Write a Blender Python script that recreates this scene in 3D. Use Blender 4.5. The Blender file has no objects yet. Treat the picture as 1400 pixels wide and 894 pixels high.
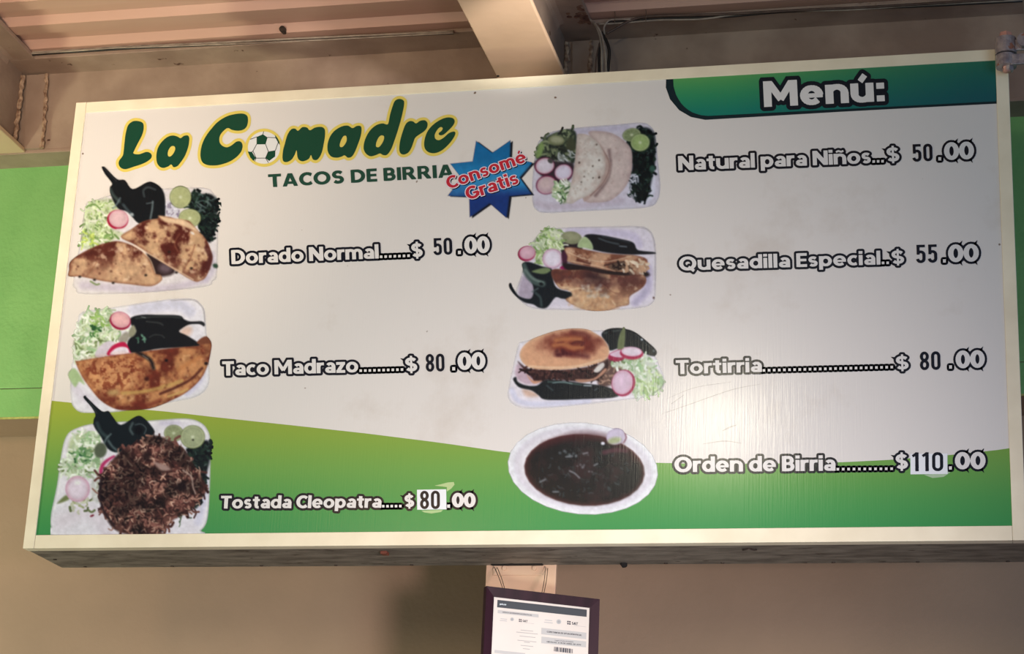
import bpy, bmesh, math, random
import numpy as np
from mathutils import Vector, Matrix
from mathutils.geometry import tessellate_polygon

S = bpy.context.scene
C = S.collection
R_ = math.radians

# ------------------------------------------------------------------ camera
FPX = 2840.0                                    # focal length in pixels of a 1400 x 894 frame
CAM = np.array([1.1253, -4.7047, -1.7036])
RT = np.array([0.97543286, 0.21628099, 0.0418721])
UP = np.array([0.03077376, -0.32198392, 0.94624486])
FW = np.array([-0.21813692, 0.92170976, 0.32072947])
cd = bpy.data.cameras.new('camera'); cam = bpy.data.objects.new('camera', cd); C.objects.link(cam)
cd.sensor_fit = 'HORIZONTAL'; cd.sensor_width = 36.0; cd.lens = 36.0 * FPX / 1400.0
cd.clip_start = 0.05; cd.clip_end = 100
cam.matrix_world = Matrix(((RT[0], UP[0], -FW[0], CAM[0]), (RT[1], UP[1], -FW[1], CAM[1]),
                           (RT[2], UP[2], -FW[2], CAM[2]), (0, 0, 0, 1)))
S.camera = cam

# ------------------------------------------------------------------ light and exposure
w = bpy.data.worlds.new('world'); S.world = w; w.use_nodes = True
w.node_tree.nodes['Background'].inputs[0].default_value = (0.50, 0.61, 1.0, 1)
w.node_tree.nodes['Background'].inputs[1].default_value = 0.21

def area(name, loc, target, size, power, col, sy=None, spread=180):
    l = bpy.data.lights.new(name, 'AREA'); l.energy = power; l.color = col
    l.shape = 'RECTANGLE'; l.size = size; l.size_y = sy or size; l.spread = R_(spread)
    o = bpy.data.objects.new(name, l); C.objects.link(o); o.location = loc
    o.rotation_euler = (Vector(target) - Vector(loc)).to_track_quat('-Z', 'Y').to_euler()
    return o
area('fill_sign', (-0.80, -2.2, -0.45), (-0.70, 0.0, 0.0), 1.3, 10.75, (1.000, 0.953, 0.651), 0.25)  # added main fill for the sign face, not a known counter lamp
area('lamp_left', (-2.9, -1.0, -1.6), (-1.7, 0.7, 0.0), 0.35, 12.32, (0.977, 1.000, 0.682), spread=90)
area('lamp_left_high', (-2.7, -1.5, 0.60), (-1.2, 0.6, 0.6), 0.25, 3.60, (1.000, 0.556, 0.222))
area('fill_left_bay', (-0.95, -1.3, 0.05), (-1.5, 0.5, 0.85), 0.25, 4.2, (1.000, 0.76, 0.56), spread=90)  # added fill that brightens the rafter, beam and roof sheet at the left
area('lamp_middle', (0.22, -2.35, 0.38), (0.35, 0.2, -0.6), 0.10, 2.80, (1.000, 0.92, 0.70), spread=110)
area('lamp_low_right', (1.0, -1.5, -1.5), (-0.35, 0.8, -0.75), 0.25, 4.34, (0.887, 1.000, 0.903), spread=85)
area('fill_right', (1.3, -2.2, -1.2), (-0.4, 0.8, -0.7), 0.25, 6.60, (1.000, 0.727, 0.727), spread=70)  # added fill from the right to balance the colours, no known fixture
area('fill_front', (-1.5, -5.0, 0.2), (-0.6, 0.0, 0.0), 0.6, 16.00, (1.000, 0.531, 0.188))  # added warm fill from far in front, offsets the tint of the others
area('daylight_front', (3.6, -4.5, -0.8), (0.6, 0.2, -0.2), 2.0, 38.40, (0.531, 0.812, 1.000))
sl_ = bpy.data.lights.new('fill_beam', 'SPOT'); sl_.energy = 60; sl_.color = (1.0, 0.93, 0.82); sl_.spot_size = R_(24); sl_.spot_blend = 0.5; sl_.shadow_soft_size = 0.05  # added narrow spot that brightens the middle rafter's lower flange
so_ = bpy.data.objects.new('fill_beam', sl_); C.objects.link(so_); so_.location = (0.55, -0.70, 0.42)
so_.rotation_euler = (Vector((-0.03, -0.01, 0.79)) - Vector(so_.location)).to_track_quat('-Z', 'Y').to_euler()

S.view_settings.view_transform = 'Standard'; S.view_settings.look = 'None'
S.view_settings.exposure = 0.0; S.view_settings.gamma = 1.0
S.view_settings.use_curve_mapping = False

# ------------------------------------------------------------------ pixel -> point on a real plane
def ray(px, py):
    return FW + np.multiply.outer((np.asarray(px, float) - 700) / FPX, RT) + np.multiply.outer((447 - np.asarray(py, float)) / FPX, UP)
def on_plane(px, py, p0, n):
    d = ray(px, py); t = np.dot(np.asarray(p0) - CAM, n) / (d @ np.asarray(n))
    return CAM + d * (t[..., None] if np.ndim(t) else t)
def aty(px, py, y): return on_plane(px, py, (0, y, 0), (0, 1, 0))
def atz(px, py, z): return on_plane(px, py, (0, 0, z), (0, 0, 1))

# ------------------------------------------------------------------ colour
def lin(c):
    c = np.asarray(c, float) / 255.0
    return np.where(c <= 0.04045, c / 12.92, ((c + 0.055) / 1.055) ** 2.4)
WHITE = lin((222, 208, 196))
def ink(c):                                     # colour of the print as a share of its white
    return np.clip(lin(c) / WHITE * 0.68, 0.001, 0.9)

# ------------------------------------------------------------------ materials
def nmat(name):
    m = bpy.data.materials.new(name); m.use_nodes = True
    nt = m.node_tree; b = nt.nodes['Principled BSDF']
    return m, nt, b
def mat(name, c1, c2=None, rough=0.5, metal=0.0, scale=8.0, bump=0.0, bscale=60.0, spec=0.5, stretch=(1, 1, 1), lo=0.35, hi=0.65, spots=None, spot_scale=30, spot_at=0.68):
    m, nt, b = nmat(name)
    b.inputs['Roughness'].default_value = rough; b.inputs['Metallic'].default_value = metal
    b.inputs['Specular IOR Level'].default_value = spec
    L = nt.links.new
    tc = nt.nodes.new('ShaderNodeTexCoord'); mp = nt.nodes.new('ShaderNodeMapping')
    mp.inputs['Scale'].default_value = stretch; L(tc.outputs['Object'], mp.inputs['Vector'])
    n = nt.nodes.new('ShaderNodeTexNoise'); n.inputs['Scale'].default_value = scale; n.inputs['Detail'].default_value = 6
    L(mp.outputs[0], n.inputs['Vector'])
    r = nt.nodes.new('ShaderNodeValToRGB'); r.color_ramp.elements[0].position = lo; r.color_ramp.elements[1].position = hi
    r.color_ramp.elements[0].color = (*lin(c1), 1); r.color_ramp.elements[1].color = (*lin(c2 or c1), 1)
    L(n.outputs['Fac'], r.inputs[0])
    out = r.outputs[0]
    if spots:
        n3 = nt.nodes.new('ShaderNodeTexNoise'); n3.inputs['Scale'].default_value = spot_scale; n3.inputs['Detail'].default_value = 3
        L(mp.outputs[0], n3.inputs['Vector'])
        r3 = nt.nodes.new('ShaderNodeValToRGB'); r3.color_ramp.elements[0].position = spot_at; r3.color_ramp.elements[1].position = spot_at + 0.04
        L(n3.outputs['Fac'], r3.inputs[0])
        mx = nt.nodes.new('ShaderNodeMix'); mx.data_type = 'RGBA'
        L(r3.outputs[0], mx.inputs[0]); L(out, mx.inputs[6]); mx.inputs[7].default_value = (*lin(spots), 1)
        out = mx.outputs[2]
    L(out, b.inputs['Base Color'])
    if bump:
        n2 = nt.nodes.new('ShaderNodeTexNoise'); n2.inputs['Scale'].default_value = bscale; n2.inputs['Detail'].default_value = 5
        L(mp.outputs[0], n2.inputs['Vector'])
        bp = nt.nodes.new('ShaderNodeBump'); bp.inputs['Strength'].default_value = bump; bp.inputs['Distance'].default_value = 0.01
        L(n2.outputs['Fac'], bp.inputs['Height']); L(bp.outputs[0], b.inputs['Normal'])
    return m

def weave(nt, b, strength=0.06):                # the vertical threads of the printed banner
    L = nt.links.new
    tc = nt.nodes.new('ShaderNodeTexCoord'); mp = nt.nodes.new('ShaderNodeMapping'); mp.inputs['Scale'].default_value = (260, 1, 9)
    L(tc.outputs['Object'], mp.inputs['Vector'])
    n = nt.nodes.new('ShaderNodeTexNoise'); n.inputs['Scale'].default_value = 1.0; n.inputs['Detail'].default_value = 2
    L(mp.outputs[0], n.inputs['Vector'])
    bp = nt.nodes.new('ShaderNodeBump'); bp.inputs['Strength'].default_value = strength; bp.inputs['Distance'].default_value = 0.004
    L(n.outputs['Fac'], bp.inputs['Height']); L(bp.outputs[0], b.inputs['Normal'])

def panel_mat():
    m, nt, b = nmat('banner_white'); L = nt.links.new
    tc = nt.nodes.new('ShaderNodeTexCoord')
    n = nt.nodes.new('ShaderNodeTexNoise'); n.inputs['Scale'].default_value = 2.6; n.inputs['Detail'].default_value = 9; n.inputs['Roughness'].default_value = 0.68
    L(tc.outputs['Object'], n.inputs['Vector'])
    r = nt.nodes.new('ShaderNodeValToRGB')
    r.color_ramp.elements[0].position = 0.56; r.color_ramp.elements[0].color = (*ink((222, 209, 198)), 1)
    r.color_ramp.elements[1].position = 0.78; r.color_ramp.elements[1].color = (*ink((206, 190, 176)), 1)
    L(n.outputs['Fac'], r.inputs[0])
    n2 = nt.nodes.new('ShaderNodeTexNoise'); n2.inputs['Scale'].default_value = 46; n2.inputs['Detail'].default_value = 1
    L(tc.outputs['Object'], n2.inputs['Vector'])
    r2 = nt.nodes.new('ShaderNodeValToRGB'); r2.color_ramp.elements[0].position = 0.80; r2.color_ramp.elements[1].position = 0.84
    L(n2.outputs['Fac'], r2.inputs[0])
    mx = nt.nodes.new('ShaderNodeMix'); mx.data_type = 'RGBA'
    L(r2.outputs[0], mx.inputs[0]); L(r.outputs[0], mx.inputs[6]); mx.inputs[7].default_value = (*ink((120, 95, 80)), 1)
    L(mx.outputs[2], b.inputs['Base Color'])
    b.inputs['Roughness'].default_value = 0.21; b.inputs['Specular IOR Level'].default_value = 0.4
    weave(nt, b)
    return m
def print_mat():
    m, nt, b = nmat('printed_ink'); L = nt.links.new
    a = nt.nodes.new('ShaderNodeVertexColor'); a.layer_name = 'ink'
    L(a.outputs['Color'], b.inputs['Base Color']); L(a.outputs['Alpha'], b.inputs['Alpha'])
    b.inputs['Roughness'].default_value = 0.21; b.inputs['Specular IOR Level'].default_value = 0.4
    weave(nt, b)
    return m
M = {}
M['banner'] = panel_mat(); M['ink'] = print_mat()
M['frame_white'] = mat('cream_painted_aluminium', (238, 232, 210), (226, 219, 196), 0.38, 0, 9, 0.03, 40, spots=(150, 120, 92), spot_scale=38, spot_at=0.76)
M['galv'] = mat('dirty_galvanised_sheet', (98, 94, 88), (140, 135, 126), 0.6, 0.25, 14, 0.25, 60, stretch=(1, 3, 3), spots=(62, 52, 46), spot_scale=22, spot_at=0.66)
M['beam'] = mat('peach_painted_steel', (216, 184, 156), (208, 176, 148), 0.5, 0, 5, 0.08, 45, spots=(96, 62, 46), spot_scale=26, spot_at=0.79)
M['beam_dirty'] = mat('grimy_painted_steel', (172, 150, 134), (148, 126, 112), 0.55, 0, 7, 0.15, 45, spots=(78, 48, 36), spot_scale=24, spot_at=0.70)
M['rust'] = mat('rusty_painted_steel', (150, 116, 96), (84, 52, 42), 0.75, 0, 40, 0.5, 80)
M['weld'] = mat('painted_weld_bead', (196, 168, 142), (132, 100, 80), 0.6, 0, 70, 0.6, 120)
M['deck'] = mat('peach_painted_roof_sheet', (210, 172, 154), (198, 160, 142), 0.5, 0, 4, 0.05, 50, stretch=(0.4, 1, 1))
M['wall'] = mat('tan_painted_plaster', (162, 138, 116), (152, 130, 109), 0.7, 0, 3, 0.10, 70)
M['green'] = mat('glossy_green_enamel', (120, 180, 108), (132, 192, 118), 0.34, 0, 6, 0.22, 75)
M['wall_edge'] = mat('pale_green_paint_edge', (196, 202, 120), (150, 150, 84), 0.5, 0, 60)
M['floor'] = mat('floor_tile', (140, 120, 100), (128, 108, 90), 0.5, 0, 3)
M['black'] = mat('black_rubber', (26, 24, 24), (34, 31, 30), 0.5, 0, 30)
M['cable_grey'] = mat('grey_cable_sheath', (176, 164, 150), (140, 128, 116), 0.5, 0, 30)
M['cable_brown'] = mat('brown_cable_sheath', (96, 78, 68), (74, 58, 50), 0.5, 0, 30)
M['zinc'] = mat('weathered_zinc', (186, 176, 176), (140, 132, 140), 0.38, 0.5, 60, 0.2, 120, spots=(170, 118, 98), spot_scale=55, spot_at=0.63)
M['copper'] = mat('corroded_copper_bolt', (226, 172, 156), (200, 146, 132), 0.4, 0.4, 60, 0.2, 120)
M['pipe'] = mat('dull_pipe', (150, 148, 146), (130, 128, 128), 0.45, 0.3, 20)
M['mahogany'] = mat('dark_mahogany_moulding', (50, 25, 37), (36, 17, 27), 0.5, 0, 30, spec=0.2, stretch=(1, 1, 0.1))
M['paper'] = mat('white_paper', (214, 208, 203), (219, 213, 208), 0.5, 0, 10)
M['wire'] = mat('thin_steel_wire', (120, 104, 90), (98, 84, 72), 0.45, 0.3, 30)
M['screw'] = mat('dark_screw_head', (58, 50, 46), (80, 70, 64), 0.5, 0.5, 60)
M['hole'] = mat('black_opening', (10, 9, 9), (16, 14, 13), 0.9)
M['tape'] = mat('brown_tab', (120, 64, 48), (96, 50, 40), 0.6)

# ------------------------------------------------------------------ object helpers
def tag(o, label=None, cat=None, group=None, kind=None):
    if label: o['label'] = label
    if cat: o['category'] = cat
    if group: o['group'] = group
    if kind: o['kind'] = kind
    return o
def thing(name, loc, label=None, cat=None, group=None, kind=None):
    o = bpy.data.objects.new(name, None); o.empty_display_size = 0.1; C.objects.link(o); o.location = loc
    return tag(o, label, cat, group, kind)
def put(name, me, material, parent=None):
    """link a mesh given in world coordinates, parented without moving it"""
    o = bpy.data.objects.new(name, me)
    if material is not None: me.materials.append(material)
    C.objects.link(o)
    if parent is not None:
        bpy.context.view_layer.update()
        o.parent = parent; o.matrix_parent_inverse = parent.matrix_world.inverted()
    return o
def obj(name, bm, material, parent=None, smooth=False):
    me = bpy.data.meshes.new(name)
    bmesh.ops.recalc_face_normals(bm, faces=bm.faces[:])
    bm.to_mesh(me); bm.free()
    if smooth:
        for p in me.polygons: p.use_smooth = True
    return put(name, me, material, parent)
def box_bm(lo, hi, bevel=0.0, bm=None):
    own = bm or bmesh.new()
    r = bmesh.ops.create_cube(own, size=1.0)
    for v in r['verts']:
        v.co = Vector([lo[i] + (v.co[i] + 0.5) * (hi[i] - lo[i]) for i in range(3)])
    if bevel:
        ed = list({e for v in r['verts'] for e in v.link_edges})
        bmesh.ops.bevel(own, geom=ed, offset=bevel, segments=2, affect='EDGES', profile=0.5)
    return own
def prism_bm(pts, d, bm=None):
    """pts: planar 3D loop, extruded by vector d"""
    bm = bm or bmesh.new()
    a = [bm.verts.new(p) for p in pts]; b = [bm.verts.new(Vector(p) + Vector(d)) for p in pts]
    n = len(pts)
    bm.faces.new(a); bm.faces.new(b[::-1])
    for i in range(n): bm.faces.new((a[i], b[i], b[(i + 1) % n], a[(i + 1) % n]))
    return bm
def smooth_path(pts, n=8):
    P = [Vector(p) for p in pts]
    if len(P) < 3: return P
    P = [P[0] * 2 - P[1]] + P + [P[-1] * 2 - P[-2]]
    out = []
    for i in range(1, len(P) - 2):
        for k in range(n):
            t = k / n
            a, b, c, d = P[i - 1], P[i], P[i + 1], P[i + 2]
            out.append(0.5 * ((2 * b) + (c - a) * t + (2 * a - 5 * b + 4 * c - d) * t * t + (3 * b - a - 3 * c + d) * t ** 3))
    out.append(P[-2]); return out
def tube_bm(path, rad, seg=8, bm=None, jitter=0.0, rnd=None):
    bm = bm or bmesh.new(); path = [Vector(p) for p in path]; rings = []
    n = len(path); ref = Vector((0.31, 0.83, 0.46)).normalized()
    for i, p in enumerate(path):
        t = (path[min(i + 1, n - 1)] - path[max(i - 1, 0)]).normalized()
        u = t.cross(ref).normalized(); v = t.cross(u)
        r = rad(i / max(1, n - 1)) if callable(rad) else rad
        if jitter: r *= 1 + rnd.uniform(-jitter, jitter)
        rings.append([bm.verts.new(p + (u * math.cos(2 * math.pi * k / seg) + v * math.sin(2 * math.pi * k / seg)) * r) for k in range(seg)])
    for a, b in zip(rings, rings[1:]):
        for k in range(seg): bm.faces.new((a[k], a[(k + 1) % seg], b[(k + 1) % seg], b[k]))
    bm.faces.new(rings[0][::-1]); bm.faces.new(rings[-1])
    return bm
def cyl_bm(p0, p1, r, seg=16, bm=None, r2=None):
    p0, p1 = Vector(p0), Vector(p1)
    return tube_bm([p0, p1], lambda t: r if t < 0.5 or r2 is None else r2, seg, bm)

# ================================================================== THE SETTING
Y_WALL, Y_GREEN, Y_WEB, Y_COL = 0.835, 0.64, 0.54, 0.235
Z_FLOOR = -3.25
Z_BOT = 0.722                                    # underside of the edge beam and of the rafters
Z_UP = 0.978                                     # underside of the upper flanges
Z_DECK = 0.997
X0, X1 = -3.2, 2.6

floor = tag(obj('floor', box_bm((X0, -6.5, Z_FLOOR - 0.1), (X1, Y_WALL, Z_FLOOR)), M['floor']), kind='structure')
wall = tag(obj('wall_back', box_bm((X0, Y_WALL, Z_FLOOR), (X1, Y_WALL + 0.15, 1.15)), M['wall']), kind='structure')
ZG = -0.075                                      # lower end of the green boarding
up = thing('wall_upper', (0, Y_WALL, ZG), kind='structure')
ZS = float(aty(20, 531, Y_GREEN)[2])             # horizontal joint in the green boarding
obj('core_panel', box_bm((X0, Y_GREEN + 0.006, ZG), (X1, Y_WALL - 0.001, Z_BOT + 0.05)), M['wall'], up)
obj('green_panel', box_bm((X0, Y_GREEN, ZS + 0.0012), (X1, Y_GREEN + 0.006, Z_BOT + 0.04), 0.0012), M['green'], up)
obj('green_panel', box_bm((X0, Y_GREEN, ZG), (X1, Y_GREEN + 0.006, ZS - 0.0012), 0.0012), M['green'], up)
obj('paint_edge', box_bm((X0, Y_GREEN - 0.001, ZG - 0.003), (X1, Y_GREEN + 0.006, ZG + 0.002)), M['wall_edge'], up)

# corrugated roof sheet: ribs run along the wall
PITCH, YF = 0.1445, 0.265                        # YF: near edge of one low rib
prof = []
k0, k1 = -14, 5
for k in range(k0, k1):
    y = YF + k * PITCH
    prof += [(y, Z_DECK), (y + 0.051, Z_DECK), (y + 0.068, Z_DECK + 0.024), (y + PITCH - 0.014, Z_DECK + 0.024)]
ceil = thing('ceiling', (0, 0, Z_DECK), kind='structure')
def sheet(x0, x1, dz):
    bm = bmesh.new()
    rows = []
    for (x) in (x0, x1):
        rows.append(([bm.verts.new((x, y, z + dz)) for y, z in prof], [bm.verts.new((x, y, z + dz + 0.0012)) for y, z in prof]))
    (a, at_), (b, bt) = rows
    for i in range(len(prof) - 1):
        bm.faces.new((a[i], a[i + 1], b[i + 1], b[i])); bm.faces.new((at_[i], bt[i], bt[i + 1], at_[i + 1]))
        bm.faces.new((a[i], at_[i], at_[i + 1], a[i + 1])); bm.faces.new((b[i], b[i + 1], bt[i + 1], bt[i]))
    bm.faces.new((a[0], b[0], bt[0], at_[0])); bm.faces.new((a[-1], at_[-1], bt[-1], b[-1]))
    return obj('roof_sheet', bm, M['deck'], ceil)
sheet(X0, -0.02, 0.0); sheet(-0.06, X1, 0.0015)
# one bolt with its washer under the sheet
p = aty(387, 50, 0.405); p = (float(p[0]), 0.402, Z_DECK + 0.004)
bb = cyl_bm((p[0], p[1] - 0.012, p[2]), (p[0], p[1] + 0.012, p[2] + 0.002), 0.009, 10)
sc = obj('sheet_bolt', bb, M['screw'], ceil)

# ------------------------------------------------------------------ steel frame
rnd = random.Random(4)
def weld(p0, p1, r, parent, name='weld_bead'):
    n = 26; P = []
    for i in range(n):
        t = i / (n - 1); q = Vector(p0).lerp(Vector(p1), t)
        P.append(q + Vector((rnd.uniform(-1, 1), rnd.uniform(-0.4, 0.4), 0)) * r * 0.45)
    return obj(name, tube_bm(P, r, 7, None, 0.35, rnd), M['weld'], parent)

eb = thing('edge_beam', (0, Y_WEB, Z_BOT), 'long peach steel beam along the wall top, passing behind the sign', 'beam')
obj('web', box_bm((X0, Y_WEB, Z_BOT + 0.006), (X1, Y_WEB + 0.012, Z_UP)), M['beam_dirty'], eb)
obj('upper_flange', box_bm((X0, 0.436, Z_UP), (X1, 0.62, Z_UP + 0.012), 0.002), M['beam_dirty'], eb)
obj('lower_flange', box_bm((X0, Y_WEB - 0.002, Z_BOT - 0.004), (X1, Y_GREEN + 0.003, Z_BOT + 0.008), 0.002), M['beam_dirty'], eb)
# cleat plates welded on the web
def cleat(xa0, xa1, xb0, xb1, name='cleat_plate'):
    z0, z1 = Z_BOT + 0.006, Z_UP - 0.006
    bm = prism_bm([(xa0, Y_WEB - 0.014, z1), (xa1, Y_WEB - 0.014, z1), (xb1, Y_WEB - 0.014, z0), (xb0, Y_WEB - 0.014, z0)], (0, 0.016, 0))
    obj(name, bm, M['beam_dirty'], eb)
    weld((xa1 + 0.003, Y_WEB - 0.012, z1), (xb1 + 0.003, Y_WEB - 0.012, z0), 0.006, eb)
cleat(-1.655, -1.592, -1.632, -1.578)
cleat(0.028, 0.078, 0.034, 0.078)

def rafter(xl, xr, xw, xul, xur, label, yend, ytip):
    """bottom flange xl..xr, web face at xw, upper flange xul..xur, running towards the viewer"""
    t = thing('roof_rafter', ((xl + xr) / 2, yend, Z_BOT), label, 'beam')
    bm = box_bm((xl, ytip, Z_BOT - 0.002), (xr, yend, Z_BOT + 0.012), 0.003)
    obj('lower_flange', bm, M['beam'], t)
    obj('web', box_bm((xw - 0.016, ytip, Z_BOT + 0.010), (xw, Y_WEB - 0.02, Z_UP + 0.002)), M['beam_dirty'], t)
    obj('upper_flange', box_bm((xul, ytip, Z_UP - 0.001), (xur, Y_WEB - 0.105, Z_UP + 0.014), 0.002), M['beam_dirty'], t)
    # fillet between web and upper flange
    bm = prism_bm([(xw, ytip + 0.002, Z_UP - 0.02), (xw + 0.006, ytip + 0.002, Z_UP - 0.006), (xw + 0.02, ytip + 0.002, Z_UP), (xw, ytip + 0.002, Z_UP)], (0, Y_WEB - 0.12 - ytip, 0))
    obj('fillet', bm, M['beam_dirty'], t)
    weld((xw + 0.006, Y_WEB - 0.022, Z_UP - 0.012), (xw + 0.006, Y_WEB - 0.022, Z_BOT + 0.014), 0.0065, t)
    return t
ra = rafter(-0.112, 0.071, 0.006, -0.135, 0.098, 'peach steel rafter ending above the middle of the sign', Y_COL + 0.003, -2.2)
rb = rafter(-1.815, -1.632, -1.668, -1.85, -1.588, 'peach steel rafter meeting the beam over the green boarding', Y_WEB - 0.003, -2.2)
# bent end of the middle rafter's flange where it turns down into the column, and the rust on its upper flange
bm = bmesh.new(); N = 7; pr = []
for i in range(N):
    a = math.pi / 2 * i / (N - 1)
    pr.append((Y_COL - 0.014 + 0.022 * math.sin(a) * 0.8, Z_BOT - 0.0022 - 0.02 * (1 - math.cos(a))))
for x in (-0.112, 0.071): pass
va = [bm.verts.new((-0.112, y, z)) for y, z in pr]; vb = [bm.verts.new((0.071, y, z)) for y, z in pr]
wa = [bm.verts.new((-0.112, y + 0.004, z + 0.008)) for y, z in pr]; wb = [bm.verts.new((0.071, y + 0.004, z + 0.008)) for y, z in pr]
for i in range(N - 1):
    bm.faces.new((va[i], vb[i], vb[i + 1], va[i + 1])); bm.faces.new((wa[i], wa[i + 1], wb[i + 1], wb[i]))
    bm.faces.new((va[i], va[i + 1], wa[i + 1], wa[i])); bm.faces.new((vb[i], wb[i], wb[i + 1], vb[i + 1]))
bm.faces.new((va[0], wa[0], wb[0], vb[0])); bm.faces.new((va[-1], vb[-1], wb[-1], wa[-1]))
obj('bent_flange_end', bm, M['beam'], ra, True)
pz = atz(678, 97, Z_BOT - 0.003)
obj('bolt_hole', cyl_bm((-0.106, Y_COL - 0.028, Z_BOT - 0.0035), (-0.106, Y_COL - 0.028, Z_BOT + 0.001), 0.0036, 10), M['hole'], ra)
bm = bmesh.new()
rp = random.Random(11)
for i in range(46):
    x = 0.098 - abs(rp.gauss(0, 0.018)); y = 0.432 - abs(rp.gauss(0, 0.05)); r = rp.uniform(0.003, 0.010)
    vs = [bm.verts.new((min(x + r * math.cos(a) * rp.uniform(.6, 1.2), 0.0985), y + r * math.sin(a) * rp.uniform(.6, 1.2), Z_UP - 0.0016 - i * 1e-5)) for a in [2 * math.pi * k / 7 for k in range(7)]]
    bm.faces.new(vs)
o = obj('rust_flakes', bm, M['rust'], ra); o['kind'] = 'stuff'

CX0, CX1 = float(aty(663.5, 800, Y_COL)[0]), float(aty(759.5, 800, Y_COL)[0]); CXM = (CX0 + CX1) / 2
col = thing('steel_column', (CXM, Y_COL, Z_FLOOR), 'peach steel column rising behind the sign and the framed certificate', 'column')
obj('front_flange', box_bm((CX0, Y_COL, Z_FLOOR), (CX1, Y_COL + 0.012, Z_BOT - 0.012), 0.002), M['beam'], col)
obj('web', box_bm((-0.050, Y_COL + 0.011, Z_FLOOR), (-0.034, Y_WALL + 0.001, -0.085)), M['beam_dirty'], col)  # unseen web carried back to the wall to block light behind the column

# ================================================================== THE SIGN
SW, SH, SD = 1.22, 0.6117, 0.23                  # half width, half height, depth
FRW = 0.030
sign = thing('menu_sign', (0, SD, -SH), 'wide printed menu sign in a cream frame, hung on the column', 'sign')
g = 0.0004
obj('frame_rail', box_bm((-SW, 0, -SH), (-SW + FRW, 0.032, SH), 0.0012), M['frame_white'], sign)
obj('frame_rail', box_bm((SW - FRW, 0, -SH), (SW, 0.032, SH), 0.0012), M['frame_white'], sign)
obj('frame_rail', box_bm((-SW + FRW + g, 0.0008, SH - FRW), (SW - FRW - g, 0.032, SH), 0.0012), M['frame_white'], sign)
obj('frame_rail', box_bm((-SW + FRW + g, 0.0008, -SH), (SW - FRW - g, 0.032, -SH + FRW + 0.004), 0.0012), M['frame_white'], sign)
e = 0.003
obj('bottom_sheet', box_bm((-SW + e, 0.032, -SH + 0.001), (SW - e, SD, -SH + 0.005)), M['galv'], sign)
obj('top_sheet', box_bm((-SW + e, 0.032, SH - 0.005), (SW - e, SD, SH - 0.001)), M['galv'], sign)
obj('side_sheet', box_bm((-SW + e, 0.032, -SH + 0.005), (-SW + e + 0.004, SD, SH - 0.005)), M['galv'], sign)
obj('side_sheet', box_bm((SW - e - 0.004, 0.032, -SH + 0.005), (SW - e, SD, SH - 0.005)), M['galv'], sign)
obj('back_sheet', box_bm((-SW + e + 0.004, SD - 0.004, -SH + 0.005), (SW - e - 0.004, SD, SH - 0.005)), M['galv'], sign)
# screws along the rear of the bottom sheet, the tab and the dark plug
for px in (107, 228, 352, 455, 560, 910, 988, 1140, 1255, 1378):
    q = atz(px, 770.0, -SH)
    obj('screw', cyl_bm((q[0], SD - 0.012, -SH - 0.001), (q[0], SD - 0.012, -SH + 0.002), 0.0045, 10), M['screw'], sign)
q = atz(75, 765, -SH); obj('screw', cyl_bm((q[0], q[1], -SH - 0.001), (q[0], q[1], -SH + 0.002), 0.005, 10), M['screw'], sign)
q = atz(526, 755, -SH)
obj('lock_tab', box_bm((q[0] - 0.008, q[1] - 0.012, -SH - 0.006), (q[0] + 0.008, q[1] + 0.012, -SH + 0.002), 0.001), M['tape'], sign)
q = atz(1024, 750, -SH)
obj('scratch_hook', tube_bm(smooth_path([(q[0] - 0.016, q[1] + 0.012, -SH), (q[0] - 0.012, q[1], -SH - 0.003), (q[0], q[1] - 0.008, -SH - 0.003), (q[0] + 0.012, q[1], -SH - 0.003), (q[0] + 0.016, q[1] + 0.012, -SH)]), 0.0022, 6), M['screw'], sign)
q = atz(853, 771, -SH)
obj('rubber_plug', cyl_bm((q[0], SD - 0.012, -SH + 0.002), (q[0] + 0.003, SD - 0.012, -SH - 0.008), 0.010, 12, None, 0.006), M['hole'], sign)
# mounting lug on the column, with two screws
bl = obj('mounting_lug', box_bm((-0.064, Y_COL - 0.0035, -SH - 0.024), (0.062, Y_COL - 0.0004, -SH + 0.003), 0.001), M['beam'], sign)
for px in (690, 731):
    q = aty(px, 777, Y_COL - 0.004)
    obj('lug_screw', cyl_bm((q[0], Y_COL - 0.009, q[2]), (q[0], Y_COL - 0.002, q[2]), 0.0055, 12), M['beam'], bl)
obj('dark_slot', box_bm((-0.066, SD - 0.016, -SH - 0.0012), (0.064, SD - 0.001, -SH + 0.0015)), M['hole'], sign)

YP = 0.004                                       # front face of the printed panel
panel = obj('printed_panel', box_bm((-SW + FRW, YP, -SH + FRW), (SW - FRW, YP + 0.004, SH - FRW)), M['banner'], sign)

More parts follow.
